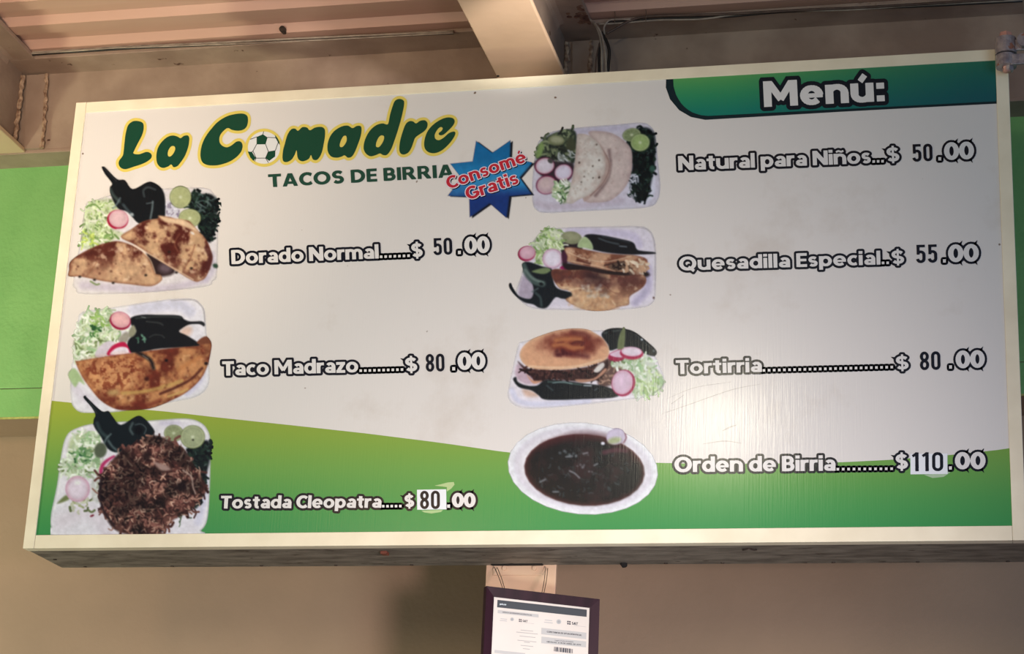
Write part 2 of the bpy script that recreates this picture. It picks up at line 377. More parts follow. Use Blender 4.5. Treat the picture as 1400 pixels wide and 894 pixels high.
# ------------------------------------------------------------------ flat print: vector shapes
LAY = 0.00022
def spl(pts, n=5):
    """closed Catmull-Rom loop through 2D points"""
    P = np.asarray(pts, float); m = len(P); out = []
    for i in range(m):
        a, b, c, d = P[i - 1], P[i], P[(i + 1) % m], P[(i + 2) % m]
        for k in range(n):
            t = k / n
            out.append(0.5 * (2 * b + (c - a) * t + (2 * a - 5 * b + 4 * c - d) * t * t + (3 * b - a - 3 * c + d) * t ** 3))
    return np.array(out)
class Print:
    """coloured flat shapes given in photo pixels, laid on a real plane"""
    def __init__(s, plane=None):
        s.v = []; s.f = []; s.c = []; s.l = []; s.plane = plane
    def _add(s, pts, faces, col, layer):
        o = len(s.v); s.v += [tuple(p) for p in pts]; s.f += [tuple(i + o for i in f) for f in faces]
        cc = ink(col)
        s.c += [tuple(x) for x in cc] if cc.ndim == 2 else [tuple(cc)] * len(pts)
        s.l += [layer] * len(pts)
    def loops(s, loops, col, layer):
        vs = [[Vector((p[0], p[1], 0)) for p in L] for L in loops]
        tri = tessellate_polygon(vs)
        s._add([p for L in loops for p in L], tri, col, layer)
    def mesh(s, pts, faces, col, layer): s._add(pts, faces, col, layer)
    def fat(s, loops, r, col, layer, closed=True):
        pts = []; fs = []
        ring = [(math.cos(2 * math.pi * k / 10), math.sin(2 * math.pi * k / 10)) for k in range(10)]
        for L in loops:
            n = len(L)
            for i in range(n if closed else n - 1):
                a = np.asarray(L[i], float)[:2]; b = np.asarray(L[(i + 1) % n], float)[:2]
                d = b - a; l = math.hypot(*d)
                if l < 1e-6: continue
                nx = np.array((-d[1], d[0])) / l * r
                o = len(pts); pts += [a + nx, b + nx, b - nx, a - nx]; fs.append((o, o + 1, o + 2, o + 3))
            for p in L:
                o = len(pts); pts += [(p[0] + r * c, p[1] + r * q) for c, q in ring]; fs.append(tuple(range(o, o + 10)))
        s._add(pts, fs, col, layer)
    def iso(s, segs, isos, step=0.4, bars=None):
        """segs: edges of closed loops; isos: (grow, colour, layer): the area within grow pixels of the shape, without overlaps"""
        G = np.asarray(segs if bars is None else [(b[0], b[1]) for b in bars], float); wmax = 0 if bars is None else max(b[2] for b in bars); rmax = max(i[0] for i in isos) + 1.5 + wmax * 1.5
        lo = G.reshape(-1, 2).min(0) - rmax; hi = G.reshape(-1, 2).max(0) + rmax
        nx, ny = (np.ceil((hi - lo) / step).astype(int) + 1)
        xs = lo[0] + np.arange(nx) * step; ys = lo[1] + np.arange(ny) * step
        D = np.full((ny, nx), rmax); ins = np.zeros((ny, nx), bool)
        for a, b, hw, clip in bars or []:                # butt-ended bars
            e_ = b - a; l = math.hypot(*e_)
            if l < 1e-6: continue
            i0, j0 = np.maximum(((np.minimum(a, b) - rmax - lo) / step).astype(int)[::-1], 0); i1, j1 = ((np.maximum(a, b) + rmax - lo) / step).astype(int)[::-1] + 2
            X = xs[None, j0:j1] - (a[0] + b[0]) / 2; Y = ys[i0:i1, None] - (a[1] + b[1]) / 2
            dx = np.abs(X * e_[0] + Y * e_[1]) / l - l / 2; dy = np.abs(-X * e_[1] + Y * e_[0]) / l - hw
            d = np.hypot(np.maximum(dx, 0), np.maximum(dy, 0)) + np.minimum(np.maximum(dx, dy), 0)
            if clip is not None:
                hgt = (xs[None, j0:j1] - clip[0][0]) * clip[1][0] + (ys[i0:i1, None] - clip[0][1]) * clip[1][1]
                d = np.maximum(d, np.maximum(-hgt, hgt - clip[2]))
            D[i0:i1, j0:j1] = np.minimum(D[i0:i1, j0:j1], d)
        for a, b in (G if bars is None else []):
            e_ = b - a; l2 = float(e_ @ e_)
            if l2 < 1e-10: continue
            i0, j0 = np.maximum(((np.minimum(a, b) - rmax - lo) / step).astype(int)[::-1], 0); i1, j1 = ((np.maximum(a, b) + rmax - lo) / step).astype(int)[::-1] + 2
            X = xs[None, j0:j1] - a[0]; Y = ys[i0:i1, None] - a[1]
            t = np.clip((X * e_[0] + Y * e_[1]) / l2, 0, 1)
            D[i0:i1, j0:j1] = np.minimum(D[i0:i1, j0:j1], np.hypot(X - t * e_[0], Y - t * e_[1]))
            for r in np.nonzero((a[1] > ys) != (b[1] > ys))[0]:
                xc = a[0] + e_[0] * (ys[r] - a[1]) / e_[1]
                ins[r, :max(0, int(math.ceil((xc - lo[0]) / step)))] ^= True
        sd = np.where(ins, -D, D)
        for grow, col, layer in isos:
            F = grow - sd; I = F > 0; n4 = I[:-1, :-1].astype(int) + I[:-1, 1:] + I[1:, 1:] + I[1:, :-1]
            pts = []; fs = []
            for r in range(ny - 1):                      # runs of full cells
                full = np.concatenate(([0], (n4[r] == 4).astype(int), [0])); d = np.diff(full)
                for j0, j1 in zip(np.nonzero(d == 1)[0], np.nonzero(d == -1)[0]):
                    x0, x1 = xs[j0], xs[j0] + (j1 - j0) * step; o = len(pts)
                    pts += [(x0, ys[r]), (x1, ys[r]), (x1, ys[r] + step), (x0, ys[r] + step)]; fs.append((o, o + 1, o + 2, o + 3))
            for r, j in zip(*np.nonzero((n4 > 0) & (n4 < 4))):
                cs = ((xs[j], ys[r], F[r, j]), (xs[j] + step, ys[r], F[r, j + 1]), (xs[j] + step, ys[r] + step, F[r + 1, j + 1]), (xs[j], ys[r] + step, F[r + 1, j]))
                q = []
                for k in range(4):
                    p_, n_ = cs[k], cs[(k + 1) % 4]
                    if p_[2] > 0: q.append((p_[0], p_[1]))
                    if (p_[2] > 0) != (n_[2] > 0):
                        t = p_[2] / (p_[2] - n_[2]); q.append((p_[0] + (n_[0] - p_[0]) * t, p_[1] + (n_[1] - p_[1]) * t))
                if len(q) >= 3: o = len(pts); pts += q; fs.append(tuple(range(o, o + len(q))))
            s._add(pts, fs, col, layer)
    def build(s, name, parent, label=None):
        v = np.array(s.v, float); l = np.array(s.l, float)
        if s.plane is None:
            d = ray(v[:, 0], v[:, 1]); yy = YP - 0.0003 - l * LAY
            P = CAM + d * ((YP - CAM[1]) / d[:, 1])[:, None]; P[:, 1] = yy
        else:
            p0, n = s.plane
            P = on_plane(v[:, 0], v[:, 1], p0, n) + np.outer(0.0003 + l * LAY, n)
        me = bpy.data.meshes.new(name); me.from_pydata(P.tolist(), [], s.f)
        at = me.color_attributes.new('ink', 'FLOAT_COLOR', 'POINT')
        c = np.ones((len(P), 4), np.float32); c[:, :3] = np.array(s.c)
        at.data.foreach_set('color', c.ravel())
        o = put(name, me, M['ink'], parent)
        if label: o['label'] = label
        return o

# heavy sans lettering, each glyph a union of straight and curved strokes; capital height 1, x-height 0.74
def _S(x0, y0, x1, y1, w): return [(x0, y0, x1, y1, w)]
def _A(cx, cy, rx, ry, a0, a1, w=(0.21, 0.17)):
    n = max(4, int(abs(a1 - a0) / 15)); out = []; p = None
    for i in range(n + 1):
        a = R_(a0 + (a1 - a0) * i / n); q = (cx + rx * math.cos(a), cy + ry * math.sin(a))
        if p:
            m = R_(a0 + (a1 - a0) * (i - .5) / n); dx, dy = q[0] - p[0], q[1] - p[1]
            k0 = 0.0 if i == 1 else 0.28; k1 = 0.0 if i == n else 0.28
            if abs(a1 - a0) >= 360: k0 = k1 = 0.28
            out.append((p[0] - dx * k0, p[1] - dy * k0, q[0] + dx * k1, q[1] + dy * k1, w[0] * math.cos(m) ** 2 + w[1] * math.sin(m) ** 2))
        p = q
    return out
W1, H1 = 0.215, 0.175
def _v(x, y0, y1, w=W1): return _S(x, y0, x, y1, w)
def _h(x0, x1, y, w=H1): return _S(x0, y, x1, y, w)
_n = _v(.107, 0, .74) + _A(.345, .42, .24, .233, 0, 180) + _v(.585, 0, .425)
_u = _v(.107, .32, .74) + _A(.345, .32, .24, .233, 180, 360) + _v(.585, 0, .74)
_e = _A(.35, .37, .243, .283, 0, 318) + _h(.13, .69, .355, .13)
_sc = (.23, .185)
FONT = {
 'o': (_A(.36, .37, .253, .283, 0, 360), .72), 'a': (_v(.515, 0, .49) + _A(.335, .46, .18, .193, 0, 152) + _A(.305, .215, .195, .128, 0, 360, (.2, .155)), .622),
 'r': (_v(.107, 0, .74) + _A(.31, .40, .2, .253, 92, 180) + _h(.30, .43, .652), .43), 'd': (_A(.34, .37, .233, .283, 0, 360) + _v(.583, 0, 1.02), .69),
 'l': (_v(.107, 0, 1.02), .215), 'n': (_n, .692), 'm': (_v(.107, 0, .74) + _A(.305, .44, .198, .213, 0, 180) + _v(.503, 0, .445) + _A(.701, .44, .198, .213, 0, 180) + _v(.899, 0, .445), 1.006),
 'c': (_A(.35, .37, .243, .283, 52, 308), .56), 'e': (_e, .70), 's': (_A(.27, .5125, .165, .1405, 30, 270, (.175, .165)) + _A(.27, .2275, .165, .1405, -150, 90, (.175, .165)), .53),
 't': (_v(.235, .2, .93) + _h(0, .46, .66, .155) + _A(.40, .2, .165, .118, 180, 275), .47), 'p': (_v(.107, -.25, .74) + _A(.36, .37, .233, .283, 0, 360), .70),
 'i': (_v(.107, 0, .74) + _v(.107, .83, 1.03), .215), 'u': (_u, .692), 'z': (_h(0, .53, .655) + _S(.42, .64, .11, .10, .2) + _h(0, .53, .086), .53),
 'ñ': (_n + _S(.14, .86, .27, .93, .11) + _S(.25, .935, .44, .865, .11) + _S(.42, .86, .55, .93, .11), .692), 'é': (_e + _S(.32, .83, .46, 1.03, .14), .70), 'ú': (_u + _S(.30, .82, .45, 1.06, .16), .692),
 'N': (_v(.11, 0, 1, .22) + _v(.72, 0, 1, .22) + _S(.08, 1.0, .75, 0, .25), .83, 1), 'D': (_v(.11, 0, 1, .22) + _A(.32, .5, .36, .41, -90, 90, _sc) + _h(.1, .34, .91, .18) + _h(.1, .34, .09, .18), .795),
 'T': (_h(0, .70, .91, .18) + _v(.35, 0, .95, .23), .70), 'M': (_v(.115, 0, 1, .21) + _v(.935, 0, 1, .21) + _S(.09, 1.10, .53, .27, .19) + _S(.96, 1.10, .52, .27, .19), 1.05, 1),
 'C': (_A(.45, .5, .335, .41, 46, 314, _sc), .72), 'O': (_A(.47, .5, .355, .41, 0, 360, _sc), .94), 'Q': (_A(.47, .5, .355, .41, 0, 360, _sc) + _S(.50, .24, .80, -.06, .17), .94),
 'E': (_v(.11, 0, 1, .22) + _h(.1, .57, .91, .18) + _h(.1, .54, .5, .165) + _h(.1, .57, .09, .18), .57), 'I': (_v(.115, 0, 1, .23), .23),
 'B': (_v(.11, 0, 1, .22) + _h(.1, .36, .91, .18) + _h(.1, .36, .5, .16) + _h(.1, .36, .09, .18) + _A(.35, .705, .17, .205, -90, 90) + _A(.36, .295, .20, .205, -90, 90), .67),
 'R': (_v(.11, 0, 1, .22) + _h(.1, .36, .91, .18) + _h(.1, .36, .46, .16) + _A(.35, .685, .19, .225, -90, 90) + _S(.36, .5, .66, -.05, .24), .76, 1),
 'A': (_S(.10, -.05, .42, 1.05, .22) + _S(.74, -.05, .42, 1.05, .22) + _h(.22, .64, .27, .16), .84, 1), 'S': (_A(.34, .705, .215, .205, 28, 270, (.22, .18)) + _A(.34, .295, .215, .205, -152, 90, (.22, .18)), .68),
 'G': (_A(.45, .5, .335, .41, 46, 350, _sc) + _h(.46, .80, .43, .16) + _v(.72, .12, .45, .2), .83),
 '$': (_A(.33, .70, .20, .195, 25, 270, (.19, .15)) + _A(.33, .31, .20, .195, -155, 90, (.19, .15)) + _v(.33, -.10, 1.10, .11), .66),
 'g': (_A(.34, .37, .233, .283, 0, 360) + _v(.583, -.1, .74) + _A(.345, -.06, .238, .12, 190, 360), .69), 'b': (_v(.107, 0, 1.02) + _A(.36, .37, .233, .283, 0, 360), .70),
 'x': (_S(.08, -.05, .50, .79, .21) + _S(.50, -.05, .08, .79, .21), .58, 1), '.': (_v(.12, 0, .23, .23), .24), ',': (_v(.12, 0, .23, .23) + _S(.17, .05, .06, -.14, .12), .24),
 'U': (_v(.11, .36, 1, .22) + _A(.39, .36, .28, .27, 180, 360) + _v(.67, .36, 1, .22), .78), 'L': (_v(.11, 0, 1, .22) + _h(.1, .55, .09, .18), .55), 'F': (_v(.11, 0, 1, .22) + _h(.1, .56, .91, .18) + _h(.1, .52, .49, .16), .56),
 'H': (_v(.11, 0, 1, .22) + _v(.69, 0, 1, .22) + _h(.1, .7, .5, .18), .80), 'y': (_S(.08, .79, .34, .05, .21) + _S(.57, .79, .22, -.25, .21), .64), 'h': (_v(.107, 0, 1.02) + _A(.345, .42, .24, .233, 0, 180) + _v(.585, 0, .425), .692),
 'É': (_v(.11, 0, 1, .22) + _h(.1, .57, .91, .18) + _h(.1, .54, .5, .165) + _h(.1, .57, .09, .18) + _S(.28, 1.05, .42, 1.25, .14), .57), 'Ó': (_A(.47, .5, .355, .41, 0, 360, _sc) + _S(.42, 1.05, .56, 1.25, .14), .94),
 'ó': (_A(.36, .37, .253, .283, 0, 360) + _S(.32, .83, .46, 1.03, .14), .72), '1': (_v(.30, 0, 1, .22) + _S(.28, .92, .04, .72, .18), .41), '2': (_A(.31, .69, .20, .22, -40, 160) + _S(.46, .55, .14, .1, .2) + _h(.02, .60, .09, .18), .62),
 '9': (_A(.32, .67, .20, .24, 0, 360) + _A(.27, .45, .25, .36, -75, 25), .64), '0': (_A(.33, .5, .225, .41, 0, 360, (.215, .18)), .66), ':': (_v(.13, .0, .22, .21) + _v(.13, .50, .72, .21), .25), ' ': ([], .22),
}
NARROW = {   # the sign maker's condensed figures
 '0': (_A(.21, .75, .142, .182, 0, 180, (.135, .135)) + _v(.068, .24, .76, .135) + _v(.352, .24, .76, .135) + _A(.21, .25, .142, .182, 180, 360, (.135, .135)), .42),
 '8': (_A(.21, .735, .135, .198, 0, 360, (.135, .13)) + _A(.21, .28, .142, .212, 0, 360, (.135, .13)), .42),
 '5': (_h(.04, .40, .935, .13) + _v(.10, .47, .98, .125) + _A(.21, .45, .142, .165, 0, 140, (.135, .13)) + _v(.352, .22, .46, .135) + _A(.21, .235, .142, .17, 185, 360, (.135, .135)), .42),
 '1': (_v(.19, 0, 1, .145) + _S(.20, .96, .03, .80, .12), .265),
}
def text(P, s, L, Rr, cap, col, layer, fat=0.0, outline=None, ocol=None, olayer=0, gap=0.055, slant=0.0, step=0.4, font=None, wt=1.0):
    """L, Rr: pixel ends of the base line, cap: height of a capital along the picture's up"""
    font = font or FONT; x = 0.0; segs = []
    for ch in s:
        gl = font[ch]
        segs += [(x0 + x, y0, x1 + x, y1, w, len(gl) > 2) for x0, y0, x1, y1, w in gl[0]]
        x += gl[1] + gap
    x -= gap
    L = np.array(L, float); Rr = np.array(Rr, float); u = Rr - L; lu = math.hypot(*u); un = u / lu; upv = np.array((un[1], -un[0]))
    sx = lu / x; q = min(1.25, sx / cap); out = []
    for x0, y0, x1, y1, w, cl_ in segs:
        a = L + un * (x0 * sx + y0 * slant) + upv * y0 * cap; b = L + un * (x1 * sx + y1 * slant) + upv * y1 * cap
        dx, dy = abs(x1 - x0), abs(y1 - y0); k = (dy * q ** .8 + dx) / (dx + dy)
        out.append((a, b, w * cap * k * wt / 2, (L, upv, cap) if cl_ else None))
    isos = [(fat, col, layer)]
    if outline: isos.append((fat + outline, ocol, olayer))
    P.iso(None, isos, step, out)

BLK = (20, 21, 28); LET = (226, 214, 204)
# green wave along the bottom
def strip(P, top, bot, xs, rows, colf, layer):
    pts = []; cols = []; fs = []
    for x in xs:
        a, b = top(x), bot(x)
        for k in range(rows + 1):
            y = a + (b - a) * k / rows; pts.append((x, y)); cols.append(colf(x, y))
    n = rows + 1
    for i in range(len(xs) - 1):
        for k in range(rows): fs.append((i * n + k, (i + 1) * n + k, (i + 1) * n + k + 1, i * n + k + 1))
    P.mesh(pts, fs, np.array(cols), layer)
def mixc(stops, t):
    for (a, ca), (b, cb) in zip(stops, stops[1:]):
        if t <= b:
            k = min(1, max(0, (t - a) / (b - a))); return tuple(ca[i] + (cb[i] - ca[i]) * k for i in range(3))
    return stops[-1][1]
wx = [40, 73, 150, 226, 300, 400, 500, 600, 690, 780, 860, 930, 1000, 1080, 1150, 1220, 1300, 1370, 1390]
wy = [546, 548, 556, 562.5, 571, 581.5, 592.5, 605, 618, 627, 631.5, 633.5, 634, 633.5, 632, 628.5, 622, 614.5, 612]
def wtop(x): return float(np.interp(x, wx, wy))
def wcol(x, y):
    yy = y + (x - 700) * 0.0095
    return mixc([(545, (156, 162, 54)), (590, (136, 158, 62)), (640, (108, 152, 70)), (690, (76, 142, 72)), (730, (58, 134, 72))], yy)
P = Print()
XB = [float(x) for x in np.linspace(47.2, 1385.4, 60)]
def left_edge(y): return 47.2 + (732 - y) * (116 - 48) / (732 - 154)
# bottom-left: the panel's left edge leans, so clip the first columns along it
pts = []; cols = []; fs = []; rows = 16
for i, x in enumerate(XB):
    for k in range(rows + 1):
        xa = x
        yb = 732.6 - (x - 48) * 13.2 / 1337
        ya = wtop(max(x, left_edge(548)) if i == 0 else x)
        y = ya + (yb - ya) * k / rows
        if i == 0: xa = left_edge(y) + 0.3
        elif i < 3: xa = max(x, left_edge(y) + 0.4 * i)
        if i == len(XB) - 1: xa = 1385.0 - (719 - y) * 0.0359
        pts.append((xa, y)); cols.append(wcol(xa, y))
n = rows + 1
for i in range(len(XB) - 1):
    for k in range(rows): fs.append((i * n + k, (i + 1) * n + k, (i + 1) * n + k + 1, i * n + k + 1))
P.mesh(pts, fs, np.array(cols), 0)
P.build('green_wave', panel, 'green wave band along the bottom of the print')

# heading tab
P = Print()
z3 = lambda x, y: (900 + x / 2.8, y / 2.8)
def toptab(x): return 103.6 - (x - 910) * (103.6 - 78.4) / (1362 - 910)
outer = [z3(*q) for q in ((30, 300), (29, 335), (45, 380), (80, 422), (125, 448), (180, 459))]
ob = [(911, toptab(911) + .5)] + outer + [z3(700, 428), z3(1000, 412), (1362.6, 397 / 2.8), (1361.6, toptab(1361.6) + .5)]
P.loops([ob], (20, 38, 42), 1)
inx = [920.5, 921, 924, 930, 938, 948, 958, 968]; iny = [107, 118, 129, 140, 148.5, 154.5, 157.5, 158.6]
def tbot(x): return float(np.interp(x, inx, iny)) if x <= 968 else 158.6 - (x - 968) * (158.6 - 138.6) / (1362 - 968)
def tcol(x, y):
    t = (y - toptab(x)) / 55.0
    a = mixc([(0, (98, 160, 84)), (0.5, (52, 140, 90)), (1, (24, 120, 100))], t)
    b = mixc([(0, (46, 112, 84)), (0.5, (32, 100, 90)), (1, (28, 90, 92))], t)  # darker right end: printed gradient with some light falloff put into the ink
    k = min(1, max(0, (x - 1000) / 330)); return tuple(a[i] + (b[i] - a[i]) * k for i in range(3))
strip(P, lambda x: toptab(x) + .5, tbot, [920.5 + i for i in (0, .5, 2, 4, 7, 11, 15, 20, 26, 32, 38, 44, 48)] + list(np.linspace(975, 1362, 24)), 8, tcol, 2)
P.build('heading_tab', panel, 'green heading tab with a dark edge')

P = Print()
text(P, 'Menú:', (1045.2, 146.3), (1209.6, 138.2), 34.5, LET, 4, 0.3, 5.6, (18, 26, 34), 3, wt=1.18, gap=0.10)
P.build('heading_lettering', panel, 'cream lettering Menú: with a black outline')

# menu lines: name, base line ends, capital height, dots, dollar, digits, cents
LINES = [
 ('Dorado Normal', (317.0, 361.2), (518.0, 353.4), 19.0, 7, (519.5, 560.5), (562.0, 579.3, 352.2), ('50', 593, 618.8, 349.0, 22.8), (626.2, 636, 669.5, 346.6, 22), 0, None),
 ('Taco Madrazo', (304.4, 513.8), (490.0, 509.0), 19.4, 10, (491.6, 551.5), (553.2, 572.0, 508.6), ('80', 582.6, 608.0, 508.4, 24), (618.4, 626.6, 663.4, 505.5, 22.6), 0, None),
 ('Tostada Cleopatra', (301.6, 695.3), (521.2, 694.2), 17.2, 5, (522.4, 549.2), (552.6, 567.2, 693.8), ('80', 574.6, 601.6, 696.0, 24.8), (611.5, 618.6, 650.0, 693.4, 19), 1.2, (570.2, 669.2, 610.2, 696.8)),
 ('Natural para Niños', (927.8, 233.2), (1191.0, 223.2), 19.6, 3, (1192.8, 1208.4), (1211.0, 1231.4, 221.8), ('50', 1247.6, 1275.2, 221.3, 23.6), (1282.8, 1291.6, 1331.6, 218.6, 23), 0, None),
 ('Quesadilla Especial', (928.6, 370.0), (1204.0, 361.8), 18.6, 2, (1205.6, 1215.4), (1217.6, 1238.0, 361.6), ('55', 1252.6, 1281.6, 359.8, 24.6), (1289.2, 1297.0, 1338.2, 358.2, 23), 0, None),
 ('Tortirria', (924.4, 511.6), (1041.8, 508.6), 18.8, 26, (1042.8, 1221.0), (1223.6, 1244.0, 506.0), ('80', 1258.0, 1286.0, 506.2, 25), (1297.6, 1307.4, 1346.0, 503.2, 23), 0, None),
 ('Orden de Birria', (922.2, 645.6), (1142.2, 643.6), 20.6, 11, (1143.8, 1220.8), (1223.6, 1242.4, 641.8), ('110', 1246.6, 1290.0, 644.4, 25.6), (1297.4, 1306.0, 1347.2, 641.2, 22.4), 0, (1244.6, 620.2, 1295.2, 648.4)),
]
for nm, L, Rr, cap, nd, dx, dol, dig, cents, slant, stick in LINES:
    P = Print()
    OUT = 3.1
    slope = (Rr[1] - L[1]) / (Rr[0] - L[0])
    text(P, nm, L, Rr, cap, LET, 4, 0.0, OUT, BLK, 3, slant=slant, wt=1.10)
    # square leader dots
    w_ = 3.5; step = (dx[1] - dx[0] - w_) / max(1, nd - 1)
    for i in range(nd):
        x = dx[0] + i * step; y = L[1] + slope * (x - L[0]) - 0.3
        sq = [(x, y), (x + w_, y + slope * w_), (x + w_, y + slope * w_ - w_), (x, y - w_)]
        P.loops([sq], LET, 4); P.loops([sq], BLK, 3); P.fat([sq], OUT, BLK, 3)
    text(P, '$', (dol[0], dol[2]), (dol[1], dol[2] + slope * (dol[1] - dol[0])), cap * 1.02, LET, 4, 0.0, OUT, BLK, 3, wt=1.15)
    # cents
    cy = cents[3]
    x = cents[0]; y0 = cy + 1.0; sq = [(x, y0), (x + 4, y0 - .1), (x + 4, y0 - 4.6), (x, y0 - 4.5)]
    P.loops([sq], LET, 4); P.loops([sq], BLK, 3); P.fat([sq], OUT, BLK, 3)
    text(P, '00', (cents[1], cy), (cents[2], cy + slope * (cents[2] - cents[1])), cents[4], LET, 4, 0.1, OUT, BLK, 3, 0.03, wt=1.22)
    # mitre spikes left by the sign maker's outline
    zw = (cents[2] - cents[1]) / 2
    def spike(x, y, dx_, dy_, w2=2.2):
        d = np.array((dx_, dy_), float); nrm = np.array((-d[1], d[0])) / math.hypot(*d) * w2
        P.loops([[np.array((x, y)) + nrm, np.array((x, y)) - nrm, np.array((x, y)) + d]], BLK, 3)
    for k in (1, 2):
        xx = cents[1] + zw * k - 2.0; yt = cy - cents[4] + slope * zw * k
        spike(xx - 4, yt + 1, 4.2, -6.6, 2.6); spike(xx - 4, cy + slope * zw * k - 1, 4.4, 6.8, 2.6)
    spike(dol[0] - 1, dol[2] - cap * 0.85, -5.0, -2.2, 1.8)
    o = P.build('menu_line_lettering', panel, 'cream lettering %s with a black outline and its price' % nm)
    # replaced price figures: on a white sticker, or straight on the banner
    P = Print()
    if stick:
        a, b, c, d = stick
        P.loops([[(a, b + .4), (c, b - .3), (c + .4, d - .4), (a + .3, d + .2)]], (232, 226, 222), 3.4)
    text(P, dig[0], (dig[1], dig[3]), (dig[2], dig[3] + slope * (dig[2] - dig[1])), dig[4], BLK, 5, 0.15, gap=0.10, font=NARROW)
    P.build('price_sticker' if stick else 'price_figures', panel, 'black narrow figures %s%s' % (dig[0], ' on a white sticker' if stick else ''))

# residue of torn stickers
for poly, cc in (
    ([(594, 664), (603, 662), (612, 659.6), (620.5, 659), (621.5, 662.5), (617, 668), (611, 672), (611, 666), (604, 665)], (178, 192, 132)),
    ([(1263, 649), (1292, 647), (1297, 640), (1299, 646), (1290, 652), (1275, 653.5)], (170, 186, 148)),
    ([(576, 698), (606, 697), (603, 700), (590, 702), (580, 700.5)], (170, 190, 130)),
    ([(618, 502), (621, 497), (623, 501), (621, 508), (617, 509)], (188, 168, 150)),
):
    P = Print(); P.loops([poly], cc, 1.4); P.build('sticker_residue', panel, 'pale torn residue of an old price sticker')

# faint wipe marks on the banner
for l_, w_ in (([(905, 566), (945, 552), (1000, 533), (1040, 525)], 0.5), ([(912, 545), (950, 530), (1000, 522)], 0.35), ([(988, 589), (998, 584), (1007, 581)], 1.1), ([(918, 552), (935, 540)], 0.4), ([(961, 607), (990, 603), (1014, 606)], 0.7)):
    P = Print(); q = [(v.x, v.y) for v in smooth_path([(x, y, 0) for x, y in l_], 6)]
    P.iso(None, [(0.0, (198, 186, 174), 1.2)], 0.3, [(np.array(q[i]), np.array(q[i + 1]), w_ * (0.35 + 0.65 * math.sin(math.pi * (i + .5) / (len(q) - 1))), None) for i in range(len(q) - 1)])
    P.build('wipe_mark', panel, 'faint grey wipe mark')

# --- logo
zA = lambda pts: [(140 + x / 4.6667, 120 + y / 4.6667) for x, y in pts]
zB = lambda pts: [(360 + x / 4.6667, 120 + y / 4.6667) for x, y in pts]
LOGO = [
 (zA, [(150,290),(165,240),(195,215),(230,213),(258,225),(265,255),(255,300),(230,350),(205,400),(200,420),(235,425),(280,410),(308,418),(316,440),(300,462),(260,485),(200,505),(150,520),(120,512),(105,490),(108,465),(130,435),(137,400),(143,340)], None),
 (zA, [(555,320),(545,305),(520,308),(500,322),(480,312),(450,305),(415,315),(380,345),(355,385),(345,430),(348,475),(365,503),(390,512),(420,503),(440,490),(455,507),(480,500),(505,470),(530,430),(548,380),(555,340)], [(460,375),(440,375),(422,400),(418,430),(430,440),(450,425),(465,395)]),
 (zA, [(930,200),(920,175),(890,165),(840,170),(790,185),(735,220),(690,270),(655,320),(633,375),(626,430),(635,470),(660,490),(705,497),(760,490),(820,468),(865,435),(890,400),(895,365),(880,343),(855,345),(825,368),(795,380),(765,370),(748,345),(750,310),(770,280),(800,258),(830,270),(870,275),(905,265),(925,240)], None),
 (zB, [(140,350),(155,300),(180,265),(205,262),(222,275),(250,252),(280,255),(298,272),(330,255),(370,250),(392,265),(395,300),(388,350),(375,410),(355,450),(335,463),(315,455),(305,430),(290,455),(255,470),(230,462),(218,440),(213,400),(200,430),(180,460),(150,475),(128,468),(123,440),(128,395)], None),
 (zB, [(628,265),(620,245),(595,245),(570,258),(540,242),(500,248),(455,275),(425,315),(410,365),(413,410),(435,440),(470,447),(500,440),(520,432),(540,447),(565,440),(585,410),(605,360),(622,310)], [(530,310),(512,310),(495,340),(488,370),(498,380),(515,370),(532,340)]),
 (zB, [(900,100),(890,78),(865,72),(840,85),(825,120),(810,170),(800,220),(790,235),(760,228),(720,240),(680,275),(650,330),(640,385),(655,420),(685,438),(720,430),(745,420),(765,430),(790,428),(815,395),(835,345),(860,270),(885,180)], [(770,310),(752,305),(735,320),(722,350),(720,375),(735,380),(752,365),(768,335)]),
 (zB, [(905,240),(930,215),(955,215),(975,228),(1000,212),(1030,208),(1048,225),(1045,255),(1025,280),(995,300),(970,320),(958,350),(945,385),(925,415),(895,427),(873,415),(868,380),(878,320)], None),
 (zB, [(1222,215),(1210,195),(1175,190),(1130,205),(1080,240),(1045,285),(1028,340),(1030,385),(1055,412),(1095,418),(1140,400),(1185,360),(1215,320),(1227,290),(1215,280),(1185,290),(1150,320),(1120,335),(1098,325),(1095,300),(1110,270),(1130,252),(1145,258),(1138,275),(1120,290),(1125,303),(1150,300),(1185,270),(1212,240)], None),
]
allsegs = []; P = Print(); GRN = (22, 66, 46); YEL = (222, 194, 92)
for fz, outl, hole in LOGO:
    A = spl(fz(outl), 4); lp = [A]
    if hole: lp.append(spl(fz(hole), 4))
    allsegs += [(L_[i - 1], L_[i]) for L_ in lp for i in range(len(L_))]
    P.loops(lp, GRN, 3)
P.iso(allsegs, [(3.9, YEL, 2)])
P.build('logo_lettering', panel, 'dark green brush lettering of the logo edged in yellow')
P = Print()
def circ(cx, cy, r, n=40): return [(cx + r * math.cos(2 * math.pi * k / n), cy + r * math.sin(2 * math.pi * k / n)) for k in range(n)]
P.loops([zA(circ(1032, 383, 122))], YEL, 2.4); P.loops([zA(circ(1032, 383, 103))], (224, 216, 208), 4)
for poly in ([(985,315),(1025,298),(1055,318),(1042,362),(985,362)], [(1102,302),(1118,322),(1130,345),(1134,366),(1122,352),(1105,320)],
             [(1060,408),(1105,400),(1103,440),(1065,468),(1042,450)], [(929,408),(955,410),(980,450),(965,468),(945,446)]):
    P.loops([zA(poly)], GRN, 5)
